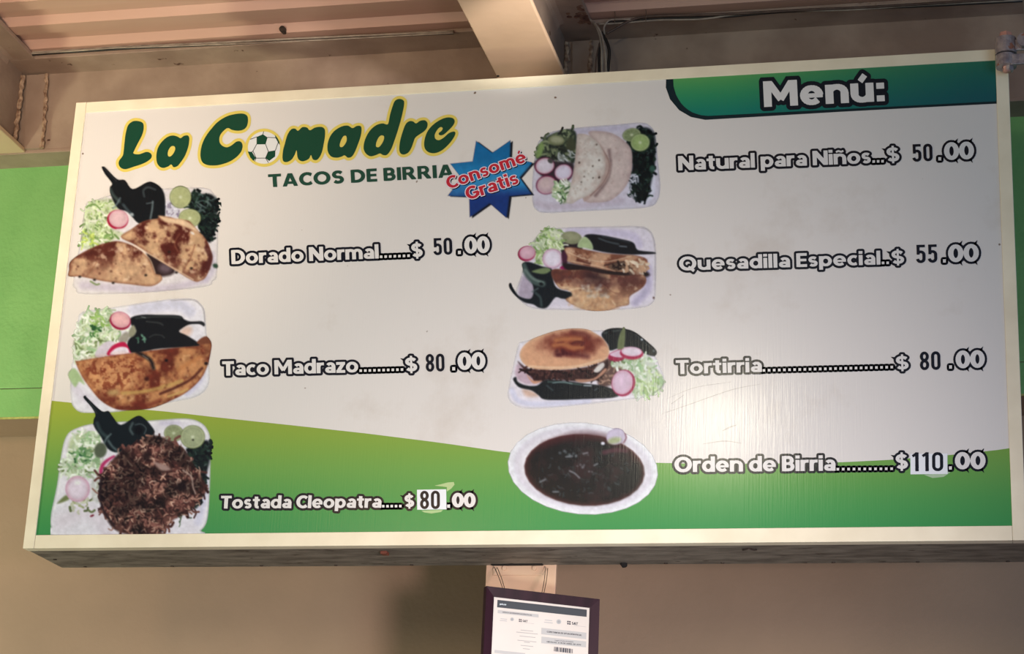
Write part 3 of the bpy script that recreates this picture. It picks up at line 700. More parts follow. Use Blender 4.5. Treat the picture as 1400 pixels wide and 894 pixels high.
for ln in ([(985,362),(962,405),(982,450),(1042,450),(1060,408),(1042,362)], [(985,315),(945,330)], [(1055,318),(1105,320)], [(1025,298),(1030,281)],
           [(962,405),(955,410)], [(1122,352),(1105,400)], [(982,450),(972,470)], [(1042,450),(1060,478)]):
    P.fat([zA(ln)], 0.45, (60, 66, 62), 5, False)
P.build('football_emblem', panel, 'white football with green patches in the logo')
P = Print()
text(P, 'TACOS DE BIRRIA', (367.6, 256.2), (620.4, 242.2), 17.4, (34, 70, 54), 3, 0.15, gap=0.07, wt=1.12)
P.build('subtitle_lettering', panel, 'dark green capitals TACOS DE BIRRIA')

# ------------------------------------------------------------------ flat print: pictures painted on a fine grid
def vnoise(x, y, seed):
    r = np.random.RandomState(seed); T = r.rand(64, 64)
    xi = np.floor(x).astype(int); yi = np.floor(y).astype(int); fx = x - xi; fy = y - yi
    fx = fx * fx * (3 - 2 * fx); fy = fy * fy * (3 - 2 * fy)
    g_ = lambda i, j: T[i % 64, j % 64]
    return (g_(xi, yi) * (1 - fx) + g_(xi + 1, yi) * fx) * (1 - fy) + (g_(xi, yi + 1) * (1 - fx) + g_(xi + 1, yi + 1) * fx) * fy
def sstep(a, b, x):
    t = np.clip((x - a) / (b - a), 0, 1); return t * t * (3 - 2 * t)
class Pic:
    """o, s: a point (u, v) of the drawing lies at photo pixel o + (u, v)/s"""
    def __init__(c, o, s, u0, v0, u1, v1, step=0.85):
        c.o = o; c.s = s; d = step * s
        c.U, c.V = np.meshgrid(np.arange(u0, u1 + d, d), np.arange(v0, v1 + d, d))
        c.rgb = np.zeros(c.U.shape + (3,)); c.a = np.zeros(c.U.shape); c.d = d
        c.rnd = np.random.RandomState(int(o[0] + o[1] * 7 + u1))
    def fbm(c, size, seed, oct=4, sx=1.0, sy=1.0, rot=0.0):
        ca, sa = math.cos(rot), math.sin(rot); x = (c.U * ca + c.V * sa) / size * sx + 7; y = (-c.U * sa + c.V * ca) / size * sy + 11
        t = 0; amp = 0.5; tot = 0
        for k in range(oct):
            t = t + amp * vnoise(x * 2 ** k + 100, y * 2 ** k + 100, seed + k); tot += amp; amp *= 0.55
        return t / tot
    def win(c, pts, pad):
        x0, y0 = pts.min(0) - pad; x1, y1 = pts.max(0) + pad
        j = np.clip(((np.array([x0, x1]) - c.U[0, 0]) / c.d).astype(int) + np.array([0, 2]), 0, c.U.shape[1])
        i = np.clip(((np.array([y0, y1]) - c.V[0, 0]) / c.d).astype(int) + np.array([0, 2]), 0, c.U.shape[0])
        return slice(i[0], i[1]), slice(j[0], j[1])
    def sdf(c, pts, sl, closed=True):
        X = c.U[sl]; Y = c.V[sl]; D = np.full(X.shape, 1e9); ins = np.zeros(X.shape, bool); n = len(pts)
        for i in range(n if closed else n - 1):
            a = pts[i]; b = pts[(i + 1) % n]; e_ = b - a; l2 = e_ @ e_
            if l2 < 1e-9: continue
            t = np.clip(((X - a[0]) * e_[0] + (Y - a[1]) * e_[1]) / l2, 0, 1)
            D = np.minimum(D, (X - a[0] - t * e_[0]) ** 2 + (Y - a[1] - t * e_[1]) ** 2)
            if closed:
                cnd = (a[1] > Y) != (b[1] > Y)
                if e_[1] != 0: ins ^= cnd & (X < (b[0] - a[0]) * (Y - a[1]) / e_[1] + a[0])
        D = np.sqrt(D); return np.where(ins, -D, D) if closed else D
    def comp(c, sl, m, col, cover=True):
        col = np.asarray(col, float)
        if col.ndim == 3 and col.shape[:2] == c.U.shape: col = col[sl]
        A = c.a[sl]; na = m + A * (1 - m) if cover else A
        m_ = m if cover else m * (A > 0)
        wgt = np.where(na > 1e-6, m_ / np.maximum(na, 1e-6), 0)[..., None] if cover else m_[..., None]
        c.rgb[sl] = c.rgb[sl] * (1 - wgt) + col * wgt; c.a[sl] = na
    def poly(c, pts, col, soft=None, op=1.0, smooth=True, cover=True, edge=None):
        """edge: (width, colour, strength) darkens or lightens along the rim"""
        p = spl(pts, 4) if smooth else np.asarray(pts, float)
        sf = soft or c.d; sl = c.win(p, sf * 2 + 2); sd = c.sdf(p, sl)
        m = np.clip(0.5 - sd / (2 * sf) , 0, 1) * op
        cc = np.asarray(col, float)
        if cc.ndim == 3: cc = cc[sl]
        else: cc = np.broadcast_to(cc, sd.shape + (3,))
        if edge:
            k = (np.clip(1 + sd / edge[0], 0, 1) ** 1.5 * edge[2])[..., None]; cc = cc * (1 - k) + np.asarray(edge[1], float) * k
        c.comp(sl, m, cc, cover)
    def ell(c, cx, cy, rx, ry, col, rot=0.0, **k):
        t = np.linspace(0, 2 * math.pi, 28, endpoint=False); ca, sa = math.cos(rot), math.sin(rot)
        x = rx * np.cos(t); y = ry * np.sin(t)
        c.poly(np.stack([cx + x * ca - y * sa, cy + x * sa + y * ca], 1), col, smooth=False, **k)
    def line(c, pts, wd, col, op=1.0, soft=None, cover=False, taper=False):
        p = np.array([v[:2] for v in smooth_path([(x, y, 0) for x, y in pts], 5)]); sf = soft or (c.d * 0.8 if cover else max(c.d * 1.3, wd * 1.0))
        sl = c.win(p, wd + sf * 2 + 2); d = c.sdf(p, sl, False)
        c.comp(sl, np.clip((wd / 2 - d) / sf + 0.5, 0, 1) * op, col, cover)
    def lerp(c, a, b, t):
        return np.asarray(a, float) + (np.asarray(b, float) - np.asarray(a, float)) * t[..., None]
    def inside(c, pts, n):
        p = spl(pts, 4); lo, hi = p.min(0), p.max(0); out = []
        while len(out) < n:
            x, y = c.rnd.uniform(lo, hi); k = False
            for i in range(len(p)):
                a, b = p[i - 1], p[i]
                if (a[1] > y) != (b[1] > y) and x < (b[0] - a[0]) * (y - a[1]) / (b[1] - a[1]) + a[0]: k = not k
            if k: out.append((x, y))
        return out
    def strands(c, pts, n, ln, wd, cols, curl=0.6, cover=True, op=1.0, ang=None):
        for x, y in c.inside(pts, n):
            a = c.rnd.uniform(0, math.pi * 2) if ang is None else ang + c.rnd.uniform(-.6, .6)
            l = ln * c.rnd.uniform(.5, 1.2); b = a + c.rnd.uniform(-curl, curl) * 2
            p1 = (x + math.cos(a) * l / 2, y + math.sin(a) * l / 2); p2 = (p1[0] + math.cos(b) * l / 2, p1[1] + math.sin(b) * l / 2)
            q = np.array(cols[c.rnd.randint(len(cols))], float) * c.rnd.uniform(.88, 1.08)
            c.line([(x, y), p1, p2], wd * c.rnd.uniform(.6, 1.3), np.clip(q, 0, 255), op, cover=cover)
    # foods
    def lettuce(c, pts, n=170, ln=40, wd=11, pale=False):
        n_ = c.fbm(40, 5); c.poly(pts, c.lerp((96, 112, 66), (186, 194, 152), sstep(.3, .65, n_)), soft=c.d * 3)
        c.strands(pts, n, ln, wd, [(206, 210, 176), (188, 200, 150), (150, 172, 106), (222, 220, 198), (112, 140, 80), (196, 204, 170)] if not pale else
                  [(214, 216, 196), (198, 206, 178), (226, 224, 210), (150, 176, 130), (184, 196, 160)])
    def cilantro(c, pts, n=120, ln=30):
        c.poly(pts, (16, 22, 24), soft=c.d * 2)
        c.strands(pts, n, ln, 16, [(12, 20, 22), (22, 34, 30), (16, 26, 26), (8, 14, 16), (28, 44, 36)])
        c.strands(pts, n // 4, ln * .5, 5, [(74, 96, 84), (58, 78, 66), (92, 108, 100)], cover=False, op=.7)
    def radish(c, cx, cy, rx, ry, rot=0.0, skin=(160, 34, 66), flesh=(206, 176, 182), rim=7, off=(0, 0)):
        c.ell(cx, cy, rx, ry, skin, rot)
        c.ell(cx + off[0], cy + off[1], rx - rim, ry - rim, flesh, rot, edge=(rx * .35, (190, 130, 146), .55))
        c.ell(cx + off[0] - rx * .1, cy + off[1] - ry * .1, rx * .35, ry * .35, np.array(flesh) + 12, rot, soft=rx * .3, op=.6)
    def lime(c, cx, cy, rx, ry, rot=0.0, col=(164, 166, 118), rim=(104, 112, 62)):
        c.ell(cx, cy, rx, ry, rim, rot); c.ell(cx, cy, rx * .93, ry * .93, (184, 186, 146), rot); c.ell(cx, cy, rx * .86, ry * .86, col, rot, edge=(rx * .5, np.array(col) * .9, .5))
        for k in range(9):
            a = 2 * math.pi * k / 9 + .2; c.line([(cx + rx * .12 * math.cos(a), cy + ry * .12 * math.sin(a)), (cx + rx * .8 * math.cos(a), cy + ry * .8 * math.sin(a))], 3, (190, 192, 152), .35)
        c.ell(cx, cy, rx * .1, ry * .1, (214, 214, 184), rot, soft=c.d * 2)
    def toast(c, pts, base, dark, seed, size=70, th=(.45, .7), k=1.0, grad=None, edge=None, hi=None):
        n_ = c.fbm(size, seed, 5); f = sstep(th[0], th[1], n_) * k
        if grad is not None: f = np.clip(f * grad, 0, 1)
        n2 = c.fbm(size * .28, seed + 9, 3); col = c.lerp(base, dark, np.clip(f, 0, 1)) * (0.86 + .28 * n2)[..., None]
        if hi is not None: col = c.lerp(col, hi, sstep(.6, .8, c.fbm(size * .5, seed + 20, 4)) * .6)
        c.poly(pts, np.clip(col, 0, 255), edge=edge or (26, np.array(dark) * .9, .6))
    def spots(c, pts, n, r, col, op=.8):
        for x, y in c.inside(pts, n):
            q = r * c.rnd.uniform(.5, 1.4); c.ell(x, y, q, q * c.rnd.uniform(.6, 1), col, c.rnd.uniform(0, 3), soft=c.d * 1.6, op=op * c.rnd.uniform(.5, 1), cover=False)
    def tray(c, pts, col=(216, 206, 208), rim=(228, 218, 214), shade=(172, 162, 186), wd=70):
        c.poly(pts, col, soft=c.d * 2.5, edge=(wd, shade, .0))
        c.poly(pts, col, soft=c.d * 2.5, edge=(22, rim, .9))
    def build(c, name, label, layer):
        # soft focus of the printed photograph, ink colour carried into the clear margin, fine grain
        def box3(q):
            q = np.pad(q, [(1, 1), (1, 1)] + [(0, 0)] * (q.ndim - 2), mode='edge')
            return sum(q[i:i + c.a.shape[0], j:j + c.a.shape[1]] * wq for i, j, wq in ((0, 0, .06), (0, 1, .12), (0, 2, .06), (1, 0, .12), (1, 1, .28), (1, 2, .12), (2, 0, .06), (2, 1, .12), (2, 2, .06)))
        A_ = c.a; sr = box3(c.rgb * A_[..., None]); sa_ = box3(A_)
        for _ in range(3):
            m_ = sa_ > 1e-3; nr, na = box3(sr), box3(sa_)
            sr = np.where(m_[..., None], sr, nr); sa_ = np.where(m_, sa_, na)
        c.rgb = sr / np.maximum(sa_, 1e-4)[..., None]
        lum = c.rgb.mean(-1, keepdims=True); cool = np.clip((c.rgb[..., 2:] - c.rgb[..., :1]) / 20, 0, 1) * (lum > 120)
        c.rgb = c.rgb + (lum * np.array((1.0, .985, .99)) - c.rgb) * cool * .55
        c.rgb *= (0.93 + .14 * c.fbm(c.s * 5, 91, 3))[..., None]
        keep = c.a > 0.04; f = keep[:-1, :-1] | keep[1:, :-1] | keep[:-1, 1:] | keep[1:, 1:]
        H, W_ = c.U.shape; idx = np.arange(H * W_).reshape(H, W_)
        quads = np.stack([idx[:-1, :-1][f], idx[1:, :-1][f], idx[1:, 1:][f], idx[:-1, 1:][f]], 1)
        used = np.unique(quads); rem = np.zeros(H * W_, int); rem[used] = np.arange(len(used)); quads = rem[quads]
        px = (c.o[0] + c.U / c.s).ravel()[used]; py = (c.o[1] + c.V / c.s).ravel()[used]
        d = ray(px, py); Q = CAM + d * ((YP - CAM[1]) / d[:, 1])[:, None]; Q[:, 1] = YP - 0.0003 - layer * LAY
        me = bpy.data.meshes.new(name); me.vertices.add(len(used)); me.vertices.foreach_set('co', Q.astype(np.float32).ravel())
        n = len(quads); me.loops.add(n * 4); me.polygons.add(n)
        me.loops.foreach_set('vertex_index', quads.astype(np.int32).ravel()); me.polygons.foreach_set('loop_start', np.arange(0, n * 4, 4, dtype=np.int32))
        me.update(calc_edges=True)
        col = np.ones((len(used), 4), np.float32); col[:, :3] = ink(np.clip(c.rgb.reshape(-1, 3)[used], 0, 255)); col[:, 3] = c.a.ravel()[used]
        at = me.color_attributes.new('ink', 'FLOAT_COLOR', 'POINT'); at.data.foreach_set('color', col.ravel())
        o = put(name, me, M['ink'], panel); o['label'] = label
        return o

# ---- 1: two folded toasted tacos
c = Pic((90, 220), 4.705, 5, 20, 1000, 880)
T = [(640,185),(880,178),(945,215),(970,290),(968,700),(940,770),(880,805),(500,842),(120,850),(70,820),(55,770),(100,520),(130,300),(180,262),(400,200)]
c.tray(T, (214,203,202), (222,210,204)); c.line([(110,800),(300,815),(560,825),(760,800),(900,760)], 46, (176,160,176), .55, 30)
c.line([(940,600),(945,700),(900,760)], 40, (178,166,184), .5, 26)
c.ell(680,310,52,60,(196,190,200),soft=12); c.strands([(640,260),(720,255),(725,350),(640,360)],26,20,8,[(214,208,214),(150,140,160),(120,104,130)])
K = [(815,198),(870,212),(935,215),(978,265),(970,345),(962,440),(930,525),(880,480),(850,380),(830,330),(790,300)]
c.cilantro(K, 150, 34); c.strands([(840,230),(950,240),(950,330),(850,330)],14,40,8,[(86,108,104),(110,126,124)],cover=False,op=.7)
G = [(130,330),(180,266),(300,250),(335,310),(280,370),(300,440),(370,470),(300,510),(200,535),(105,548),(112,460)]
c.lettuce(G, 190, 42, 12); c.strands([(120,480),(170,470),(180,530),(110,540)],12,30,12,[(196,206,110),(176,192,90)])
c.poly([(232,44),(240,36),(258,46),(330,118),(380,124),(430,182),(520,139),(560,138),(610,170),(636,222),(640,300),(630,372),(545,378),(470,402),(400,330),(335,305),(290,220),(284,172),(298,145),(255,88)], (19,22,25))
c.line([(285,180),(305,220),(345,262)], 16, (66,78,74), .9); c.line([(350,240),(330,275),(305,305)], 9, (110,122,128), .8); c.line([(370,282),(400,320),(432,352)], 14, (72,84,88), .8)
c.line([(505,230),(500,190),(530,170),(575,185)], 10, (64,70,72), .9); c.line([(560,262),(556,310),(545,368)], 10, (112,124,126), .85); c.line([(520,275),(560,268)], 6, (120,130,132), .7)
c.ell(425,345,12,10,(170,180,184),soft=5,op=.8)
c.line([(244,42),(290,90),(325,130)], 5, (70,66,64), .6)
c.radish(334,378,69,63,.1,(150,22,48),(206,168,170),7,(5,-6)); c.line([(330,440),(380,436),(410,420)], 9, (210,196,190), .8)
c.lime(738,233,70,72); c.lime(798,368,72,60)
c.poly([(540,560),(660,600),(700,720),(560,740),(520,640)], (44,30,30), soft=10); c.ell(640,690,40,30,(96,78,84),soft=18)
gr = np.clip(1.5 - (c.V - 520) / 170, .15, 1.3)
c.toast([(20,742),(22,700),(28,650),(90,600),(200,545),(300,518),(360,520),(440,550),(510,600),(550,660),(575,722),(612,735),(616,770),(550,806),(420,795),(250,775),(100,745)], (190,150,116), (82,36,28), 31, 95, (.40,.66), 1.0, gr, (20,(110,62,44),.7), (222,190,160))
c.line([(500,590),(545,640),(575,720)], 7, (214,180,146), .7); c.line([(395,525),(470,560),(520,610)], 4, (214,180,146), .5)
c.line([(200,650),(165,700),(130,745)], 7, (138,84,60), .6)
gr = np.clip(1.55 - ((c.V - 380) - (c.U - 360) * .45) / 170, .2, 1.35)
c.toast([(354,490),(420,440),(500,388),(590,370),(598,356),(680,364),(720,385),(790,385),(840,440),(900,500),(935,580),(942,640),(905,742),(865,772),(820,772),(700,702),(560,615),(450,542)], (190,150,114), (78,32,26), 47, 95, (.38,.66), 1.0, gr, (20,(120,70,50),.7), (224,190,158))
c.poly([(596,354),(640,358),(700,370),(760,378),(820,415),(860,465),(800,440),(720,410),(640,395)], (214,180,146), soft=6, edge=(14,(150,100,74),.5))
c.line([(830,540),(805,620),(770,680)], 8, (120,66,48), .6); c.line([(730,470),(700,530),(720,580)], 8, (150,96,70), .5)
c.line([(905,560),(930,620),(915,690)], 30, (74,34,32), .75, 12)
c.line([(440,545),(560,612),(700,695),(820,765)], 9, (226,196,166), .7)
c.spots([(60,690),(300,560),(480,640),(540,760),(200,750)], 24, 6, (70,32,26)); c.spots([(420,480),(640,400),(880,560),(820,720),(600,600)], 34, 7, (80,34,28))
c.ell(815,465,14,7,(226,220,216),.6,soft=5,op=.8)
for x, y in ((90,745),(185,765),(305,785),(515,735),(712,718),(665,585),(808,690)): c.ell(x,y,9,7,(36,28,24),soft=5)
c.ell(962,675,17,14,(44,66,50),.5,soft=6); c.line([(160,775),(195,795),(215,792)], 12, (112,128,76), .8, cover=True)
c.build('food_picture', 'printed picture of two folded toasted tacos with chillies and limes', 1)

# ---- 2: one long taco
c = Pic((90, 400), 5.418, 10, 40, 1110, 890)
T = [(130,150),(300,125),(560,85),(760,58),(930,52),(990,85),(1022,140),(1035,300),(1055,560),(1045,690),(960,765),(800,800),(560,850),(330,880),(140,885),(70,850),(45,780),(45,600),(75,420),(95,220)]
c.tray(T, (220,212,216), (228,220,216)); c.line([(500,130),(700,100),(850,95),(920,140)], 70, (178,174,204), .55, 40); c.line([(1010,560),(980,660),(900,740)], 46, (182,172,202), .6, 30)
c.line([(780,60),(930,54),(990,86),(1022,140),(1028,220)], 4, (90,80,84), .55, cover=True)
c.line([(60,680),(120,760),(200,820)], 70, (196,182,194), .5, 40)
c.ell(890,290,50,36,(206,164,140),-.6,soft=18,op=.7)
G = [(135,160),(230,150),(320,120),(345,180),(330,260),(400,280),(390,350),(300,400),(220,480),(80,500),(60,390),(95,280)]
c.lettuce(G, 200, 50, 14, True); c.strands([(180,250),(260,240),(260,310),(190,310)],16,36,14,[(36,72,40),(70,110,60),(110,150,84)])
c.strands([(180,180),(260,160),(300,230),(200,230)],12,40,14,[(140,172,90),(160,188,110)])
c.strands([(230,300),(420,270),(400,330),(250,340)],10,80,9,[(224,224,204),(206,210,180)],ang=-.4)
c.poly([(20,600),(60,560),(100,600),(140,680),(100,660),(70,700),(35,650)], (160,178,130), soft=8)
c.poly([(480,190),(560,165),(700,165),(840,170),(880,200),(930,215),(1000,212),(1028,228),(1024,250),(990,234),(920,236),(870,260),(840,290),(900,320),(990,380),(960,400),(700,415),(560,440),(470,440),(460,360),(520,290),(490,250)], (18,20,22))
c.line([(520,190),(640,180),(760,178),(850,186)], 14, (50,54,52), .8, 12); c.line([(560,180),(590,186)], 6, (130,136,134), .8); c.line([(600,215),(690,225),(720,240)], 10, (60,62,60), .8)
c.line([(620,330),(660,312),(710,318),(730,335)], 8, (56,58,56), .8); c.strands([(510,330),(590,330),(590,360),(510,360)],8,22,9,[(100,140,118),(60,104,80)],cover=False)
c.line([(900,216),(980,218),(1020,236)], 5, (70,66,64), .7)
c.poly([(470,280),(500,240),(522,280),(505,320),(465,330)], (136,132,110), soft=6); c.poly([(400,330),(450,290),(470,330),(440,380),(400,370)], (150,142,128), soft=8)
c.radish(404,210,80,66,.3,(140,24,52),(212,160,160),8,(2,-8))
c.poly([(215,460),(250,400),(310,360),(365,370),(330,420),(330,465),(250,480)], (202,188,196), soft=5)
c.poly([(312,465),(330,410),(380,375),(440,370),(475,430),(470,450)], (176,26,66), smooth=True); c.poly([(332,462),(360,420),(410,402),(455,410),(470,440),(465,452)], (222,206,214), soft=5)
gr = np.clip(.55 + (c.U - 70) / 1100 + (c.V - 480) / 1400, .3, 1.25)
TP = [(72,512),(100,505),(320,470),(540,442),(700,420),(880,402),(990,392),(970,370),(1010,335),(1045,330),(1078,375),(1075,430),(1050,540),(1000,640),(900,735),(780,800),(620,860),(440,872),(350,855),(260,800),(190,720),(120,620)]
c.toast(TP, (182,124,80), (98,40,26), 61, 110, (.30,.66), 1.0, gr, (18,(110,54,34),.7), (216,166,118))
n_ = c.fbm(26, 77, 3); sl = c.win(np.array([(130,520),(600,780)],float), 0)
c.poly([(130,540),(300,490),(520,480),(560,600),(480,700),(300,760),(210,690)], c.lerp((206,146,98),(124,56,34),sstep(.42,.62,n_)), soft=50, op=.75, cover=False)
c.line([(420,745),(560,735),(700,705),(860,655)], 26, (186,148,84), .75, 16); c.line([(700,750),(820,700),(930,640),(1010,560)], 20, (70,26,20), .8, 12); c.line([(760,770),(860,735),(900,715)], 16, (196,156,94), .8, 10)
c.line([(500,820),(600,835),(700,800)], 34, (106,40,28), .7, 22); c.ell(350,740,44,24,(190,160,104),0,soft=16,op=.7); c.line([(840,570),(920,520),(1000,480)], 30, (178,112,66), .6, 20)
c.line([(530,442),(580,468),(630,505),(650,560)], 24, (20,18,20), 1, cover=False); c.line([(570,465),(610,492)], 6, (130,120,112), .8)
c.spots(TP, 46, 8, (86,36,22)); c.ell(745,503,13,11,(30,16,14),soft=5); c.ell(600,640,18,16,(64,26,18),soft=8); c.ell(1040,525,14,12,(32,16,14),soft=5)
c.poly([(985,360),(1020,330),(1050,330),(1075,372),(1040,380),(1000,385)], (112,62,42), soft=6)
c.build('food_picture', 'printed picture of one long toasted taco with radish and chilli', 1)

# ---- 3: shredded meat tostada
c = Pic((60, 535), 4.3625, 40, 15, 1010, 865)
T = [(200,225),(330,195),(640,180),(840,168),(930,190),(975,240),(988,320),(985,560),(970,760),(930,830),(890,858),(80,858),(50,810),(48,740),(85,560),(110,380),(140,270)]
c.tray(T, (222,212,216), (230,222,220)); c.line([(100,780),(240,720),(330,760),(380,850)], 90, (206,188,194), .5, 60); c.line([(960,500),(950,650),(920,780)], 40, (190,184,206), .6, 26)
c.line([(700,190),(800,190)], 26, (190,178,198), .6, 18)
K = [(860,330),(930,300),(985,300),(990,400),(970,500),(950,620),(900,700),(860,560)]
c.cilantro(K, 130, 34); c.strands([(780,660),(900,640),(900,720),(800,780)],18,40,6,[(60,80,50),(40,58,40)])
G = [(150,310),(190,255),(290,245),(340,290),(310,360),(345,440),(290,500),(160,510),(85,460),(140,400)]
c.lettuce(G, 170, 44, 13, True); c.strands([(180,350),(250,330),(260,430),(190,440)],20,36,12,[(46,86,50),(84,124,76),(120,156,104)])
c.poly([(80,670),(130,620),(150,645)], (110,116,72), soft=6); c.strands([(160,660),(270,640),(270,720),(170,730)],16,40,12,[(150,150,110),(200,196,170),(96,104,66)]); c.poly([(280,550),(320,510),(345,540),(330,660),(290,640)], (196,190,186), soft=8)
c.strands([(280,520),(340,520),(330,660),(290,650)],12,36,12,[(210,206,200),(170,170,150)])
c.radish(202,582,74,78,0,(196,150,170),(216,196,206),6,(0,0)); c.ell(202,545,18,12,(228,220,216),soft=8); c.ell(288,742,13,6,(110,30,44),-.4,soft=3)
c.poly([(238,40),(248,26),(262,42),(345,118),(385,118),(410,150),(460,200),(550,150),(590,155),(640,205),(660,250),(600,290),(520,330),(440,365),(380,340),(340,270),(300,210),(298,170),(308,140),(285,95)], (17,24,26))
c.line([(318,190),(340,240),(380,275)], 18, (52,66,66), .9); c.line([(400,255),(375,280),(360,310)], 9, (110,124,124), .8); c.line([(385,295),(410,330),(440,355)], 12, (96,110,110), .8)
c.line([(530,190),(515,225),(530,255)], 12, (92,104,104), .8); c.ell(565,232,24,26,(10,12,14),soft=5); c.line([(545,200),(580,195),(610,220),(600,255)], 5, (110,118,118), .7); c.line([(270,60),(315,130)], 6, (64,64,60), .7)
c.ell(338,352,38,46,(84,90,70),.2,soft=7); c.lime(775,250,58,50,0,(138,142,104),(90,98,60)); c.lime(888,272,74,70,0,(158,162,124),(110,118,74)); c.ell(890,290,6,5,(40,40,30))
c.poly([(330,480),(345,430),(390,395),(425,385),(400,450),(350,505)], (176,50,96), soft=5); c.poly([(352,490),(365,440),(410,400),(420,400),(395,460)], (220,200,208), soft=6)
MT = [(345,500),(400,420),(480,345),(560,300),(660,265),(740,290),(830,340),(890,430),(930,490),(950,580),(920,660),(860,720),(770,770),(700,845),(600,855),(480,850),(400,800),(350,700),(332,600)]
c.poly(MT, c.lerp((40,22,20),(98,62,52),sstep(.3,.7,c.fbm(70,3))), soft=8)
c.strands(MT, 620, 64, 13, [(96,58,50),(118,76,66),(80,46,40),(140,98,84),(66,36,32),(108,66,58),(52,28,26)], 0.9)
c.strands(MT, 240, 40, 6, [(168,128,108),(186,150,130),(150,106,90)], 1.0)
c.strands(MT, 110, 30, 9, [(26,14,14),(36,20,18)], .8, op=.8)
sl_m = c.win(spl(MT, 4), 0); sd_m = c.sdf(spl(MT, 4), sl_m); mm = np.clip(.5 - sd_m / 12, 0, 1)
fm = (0.55 + 0.72 * sstep(.34, .66, c.fbm(95, 41, 3)))[sl_m]; c.rgb[sl_m] *= (1 + (np.clip(fm, .4, 1.12) - 1) * mm)[..., None]
c.line([(345,520),(335,620),(360,720),(420,800)], 14, (34,22,24), .8, 10)
c.line([(830,470),(880,510),(890,570),(905,610)], 8, (196,166,152), .8); c.ell(820,570,30,26,(24,12,14),soft=10,op=.9,cover=False); c.ell(612,390,26,30,(26,14,14),soft=12,op=.8,cover=False)
c.poly([(660,420),(740,450),(750,470),(700,470),(670,445)], (158,126,116), soft=7)
c.build('food_picture', 'printed picture of a tostada heaped with shredded meat', 2)

# ---- 4: two plain soft tacos
c = Pic((690, 150), 5.959, 215, 100, 1275, 850)
T = [(270,300),(310,235),(400,185),(600,155),(900,130),(1110,115),(1180,140),(1220,210),(1240,420),(1258,620),(1240,730),(1170,785),(900,805),(600,820),(350,832),(270,815),(235,750),(235,560),(250,420)]
c.tray(T, (198,188,198), (212,204,210)); c.line([(560,180),(800,160),(1000,145)], 40, (178,166,190), .6, 30); c.line([(260,760),(400,790),(700,770),(950,740)], 50, (176,158,168), .5, 36); c.line([(1200,560),(1190,700),(1120,750)], 50, (214,212,226), .7, 30)
c.poly([(270,330),(320,240),(420,185),(560,165),(590,260),(570,430),(480,430),(360,390),(260,400)], (40,50,42), soft=8)
c.strands([(270,330),(330,230),(420,190),(550,180),(560,400),(400,400),(270,380)], 90, 50, 18, [(36,46,40),(60,72,56),(24,32,30),(84,94,70),(120,128,96)])
c.poly([(262,395),(262,330),(300,260),(320,300),(300,370)], (120,142,84), soft=10)
c.ell(420,250,70,42,(112,116,84),.1,soft=8); c.ell(425,246,50,26,(150,150,120),.1,soft=10); c.ell(540,290,40,60,(58,62,46),soft=10)
c.strands([(440,340),(560,340),(550,420),(450,410)],14,70,14,[(150,152,148),(120,124,116),(176,178,176)],ang=1.2)
c.poly([(240,440),(320,380),(420,420),(560,440),(540,560),(430,600),(300,540)], (46,36,44), soft=10)
c.radish(326,460,82,70,-.2,(96,26,50),(208,194,202),7,(2,-2)); c.ell(372,418,24,17,(66,64,62),.6,soft=5)
c.radish(480,512,76,68,-.3,(92,30,56),(204,192,206),6,(-2,-2))
c.radish(342,612,88,78,-.3,(96,26,54),(188,160,164),8,(0,4)); c.ell(330,600,50,44,(196,170,166),soft=20,op=.8)
c.lettuce([(390,640),(450,600),(530,600),(520,720),(480,760),(400,700)], 40, 46, 14, True); c.strands([(420,640),(510,620),(500,740),(440,720)],14,50,10,[(60,84,56),(120,150,100)])
K = [(1000,240),(1100,150),(1190,160),(1225,240),(1225,420),(1200,560),(1160,720),(1070,740),(1020,640),(1040,420)]
c.cilantro(K, 190, 40); c.strands([(1020,520),(1090,530),(1080,620),(1020,620)],14,40,10,[(196,196,206),(170,170,182)]); c.strands([(1000,620),(1070,640),(1050,740),(1000,720)],10,36,10,[(190,188,198),(40,48,48)])
c.ell(1205,480,22,26,(52,82,70),soft=8)
c.lime(1035,205,76,54,-.2,(122,132,92),(86,96,62)); 
c.poly([(680,190),(780,175),(880,195),(970,250),(1030,320),(1040,430),(1020,560),(960,660),(860,740),(740,757),(660,745),(700,640),(800,500),(790,330)], c.lerp((188,164,158),(206,188,178),c.fbm(90,8)), edge=(40,(150,122,120),.5))
c.line([(850,330),(862,450),(830,580),(740,700)], 26, (88,62,62), .55, 20)
c.poly([(590,230),(620,200),(690,215),(770,275),(830,360),(860,460),(840,560),(770,640),(690,720),(640,735),(620,500)], (176,150,140), soft=6)
c.line([(775,290),(840,400),(850,490),(800,600),(700,700)], 8, (120,90,84), .7)
c.poly([(500,752),(520,680),(550,560),(572,420),(585,260),(600,205),(650,200),(720,230),(780,290),(815,370),(822,460),(800,560),(740,650),(680,700),(600,735),(550,765)], c.lerp((206,196,186),(186,166,156),sstep(.4,.7,c.fbm(110,21))), edge=(30,(164,142,132),.6))
c.spots([(600,230),(740,280),(800,460),(700,660),(560,700),(590,420)], 34, 4, (140,112,98), .6); c.spots([(880,240),(1000,360),(980,560),(840,700),(860,420)], 16, 5, (156,124,116), .6)
for x, y, r in ((608,432,11),(770,412,10),(718,460,9),(770,552,13),(720,556,8),(750,285,8),(625,590,7),(648,545,7)): c.ell(x,y,r*.6,r*.8,(66,50,44),.5,soft=5)
c.lime(1104,268,80,72,-.1,(148,166,104),(92,112,60))
c.build('food_picture', 'printed picture of two plain soft tacos beside radish slices', 1)

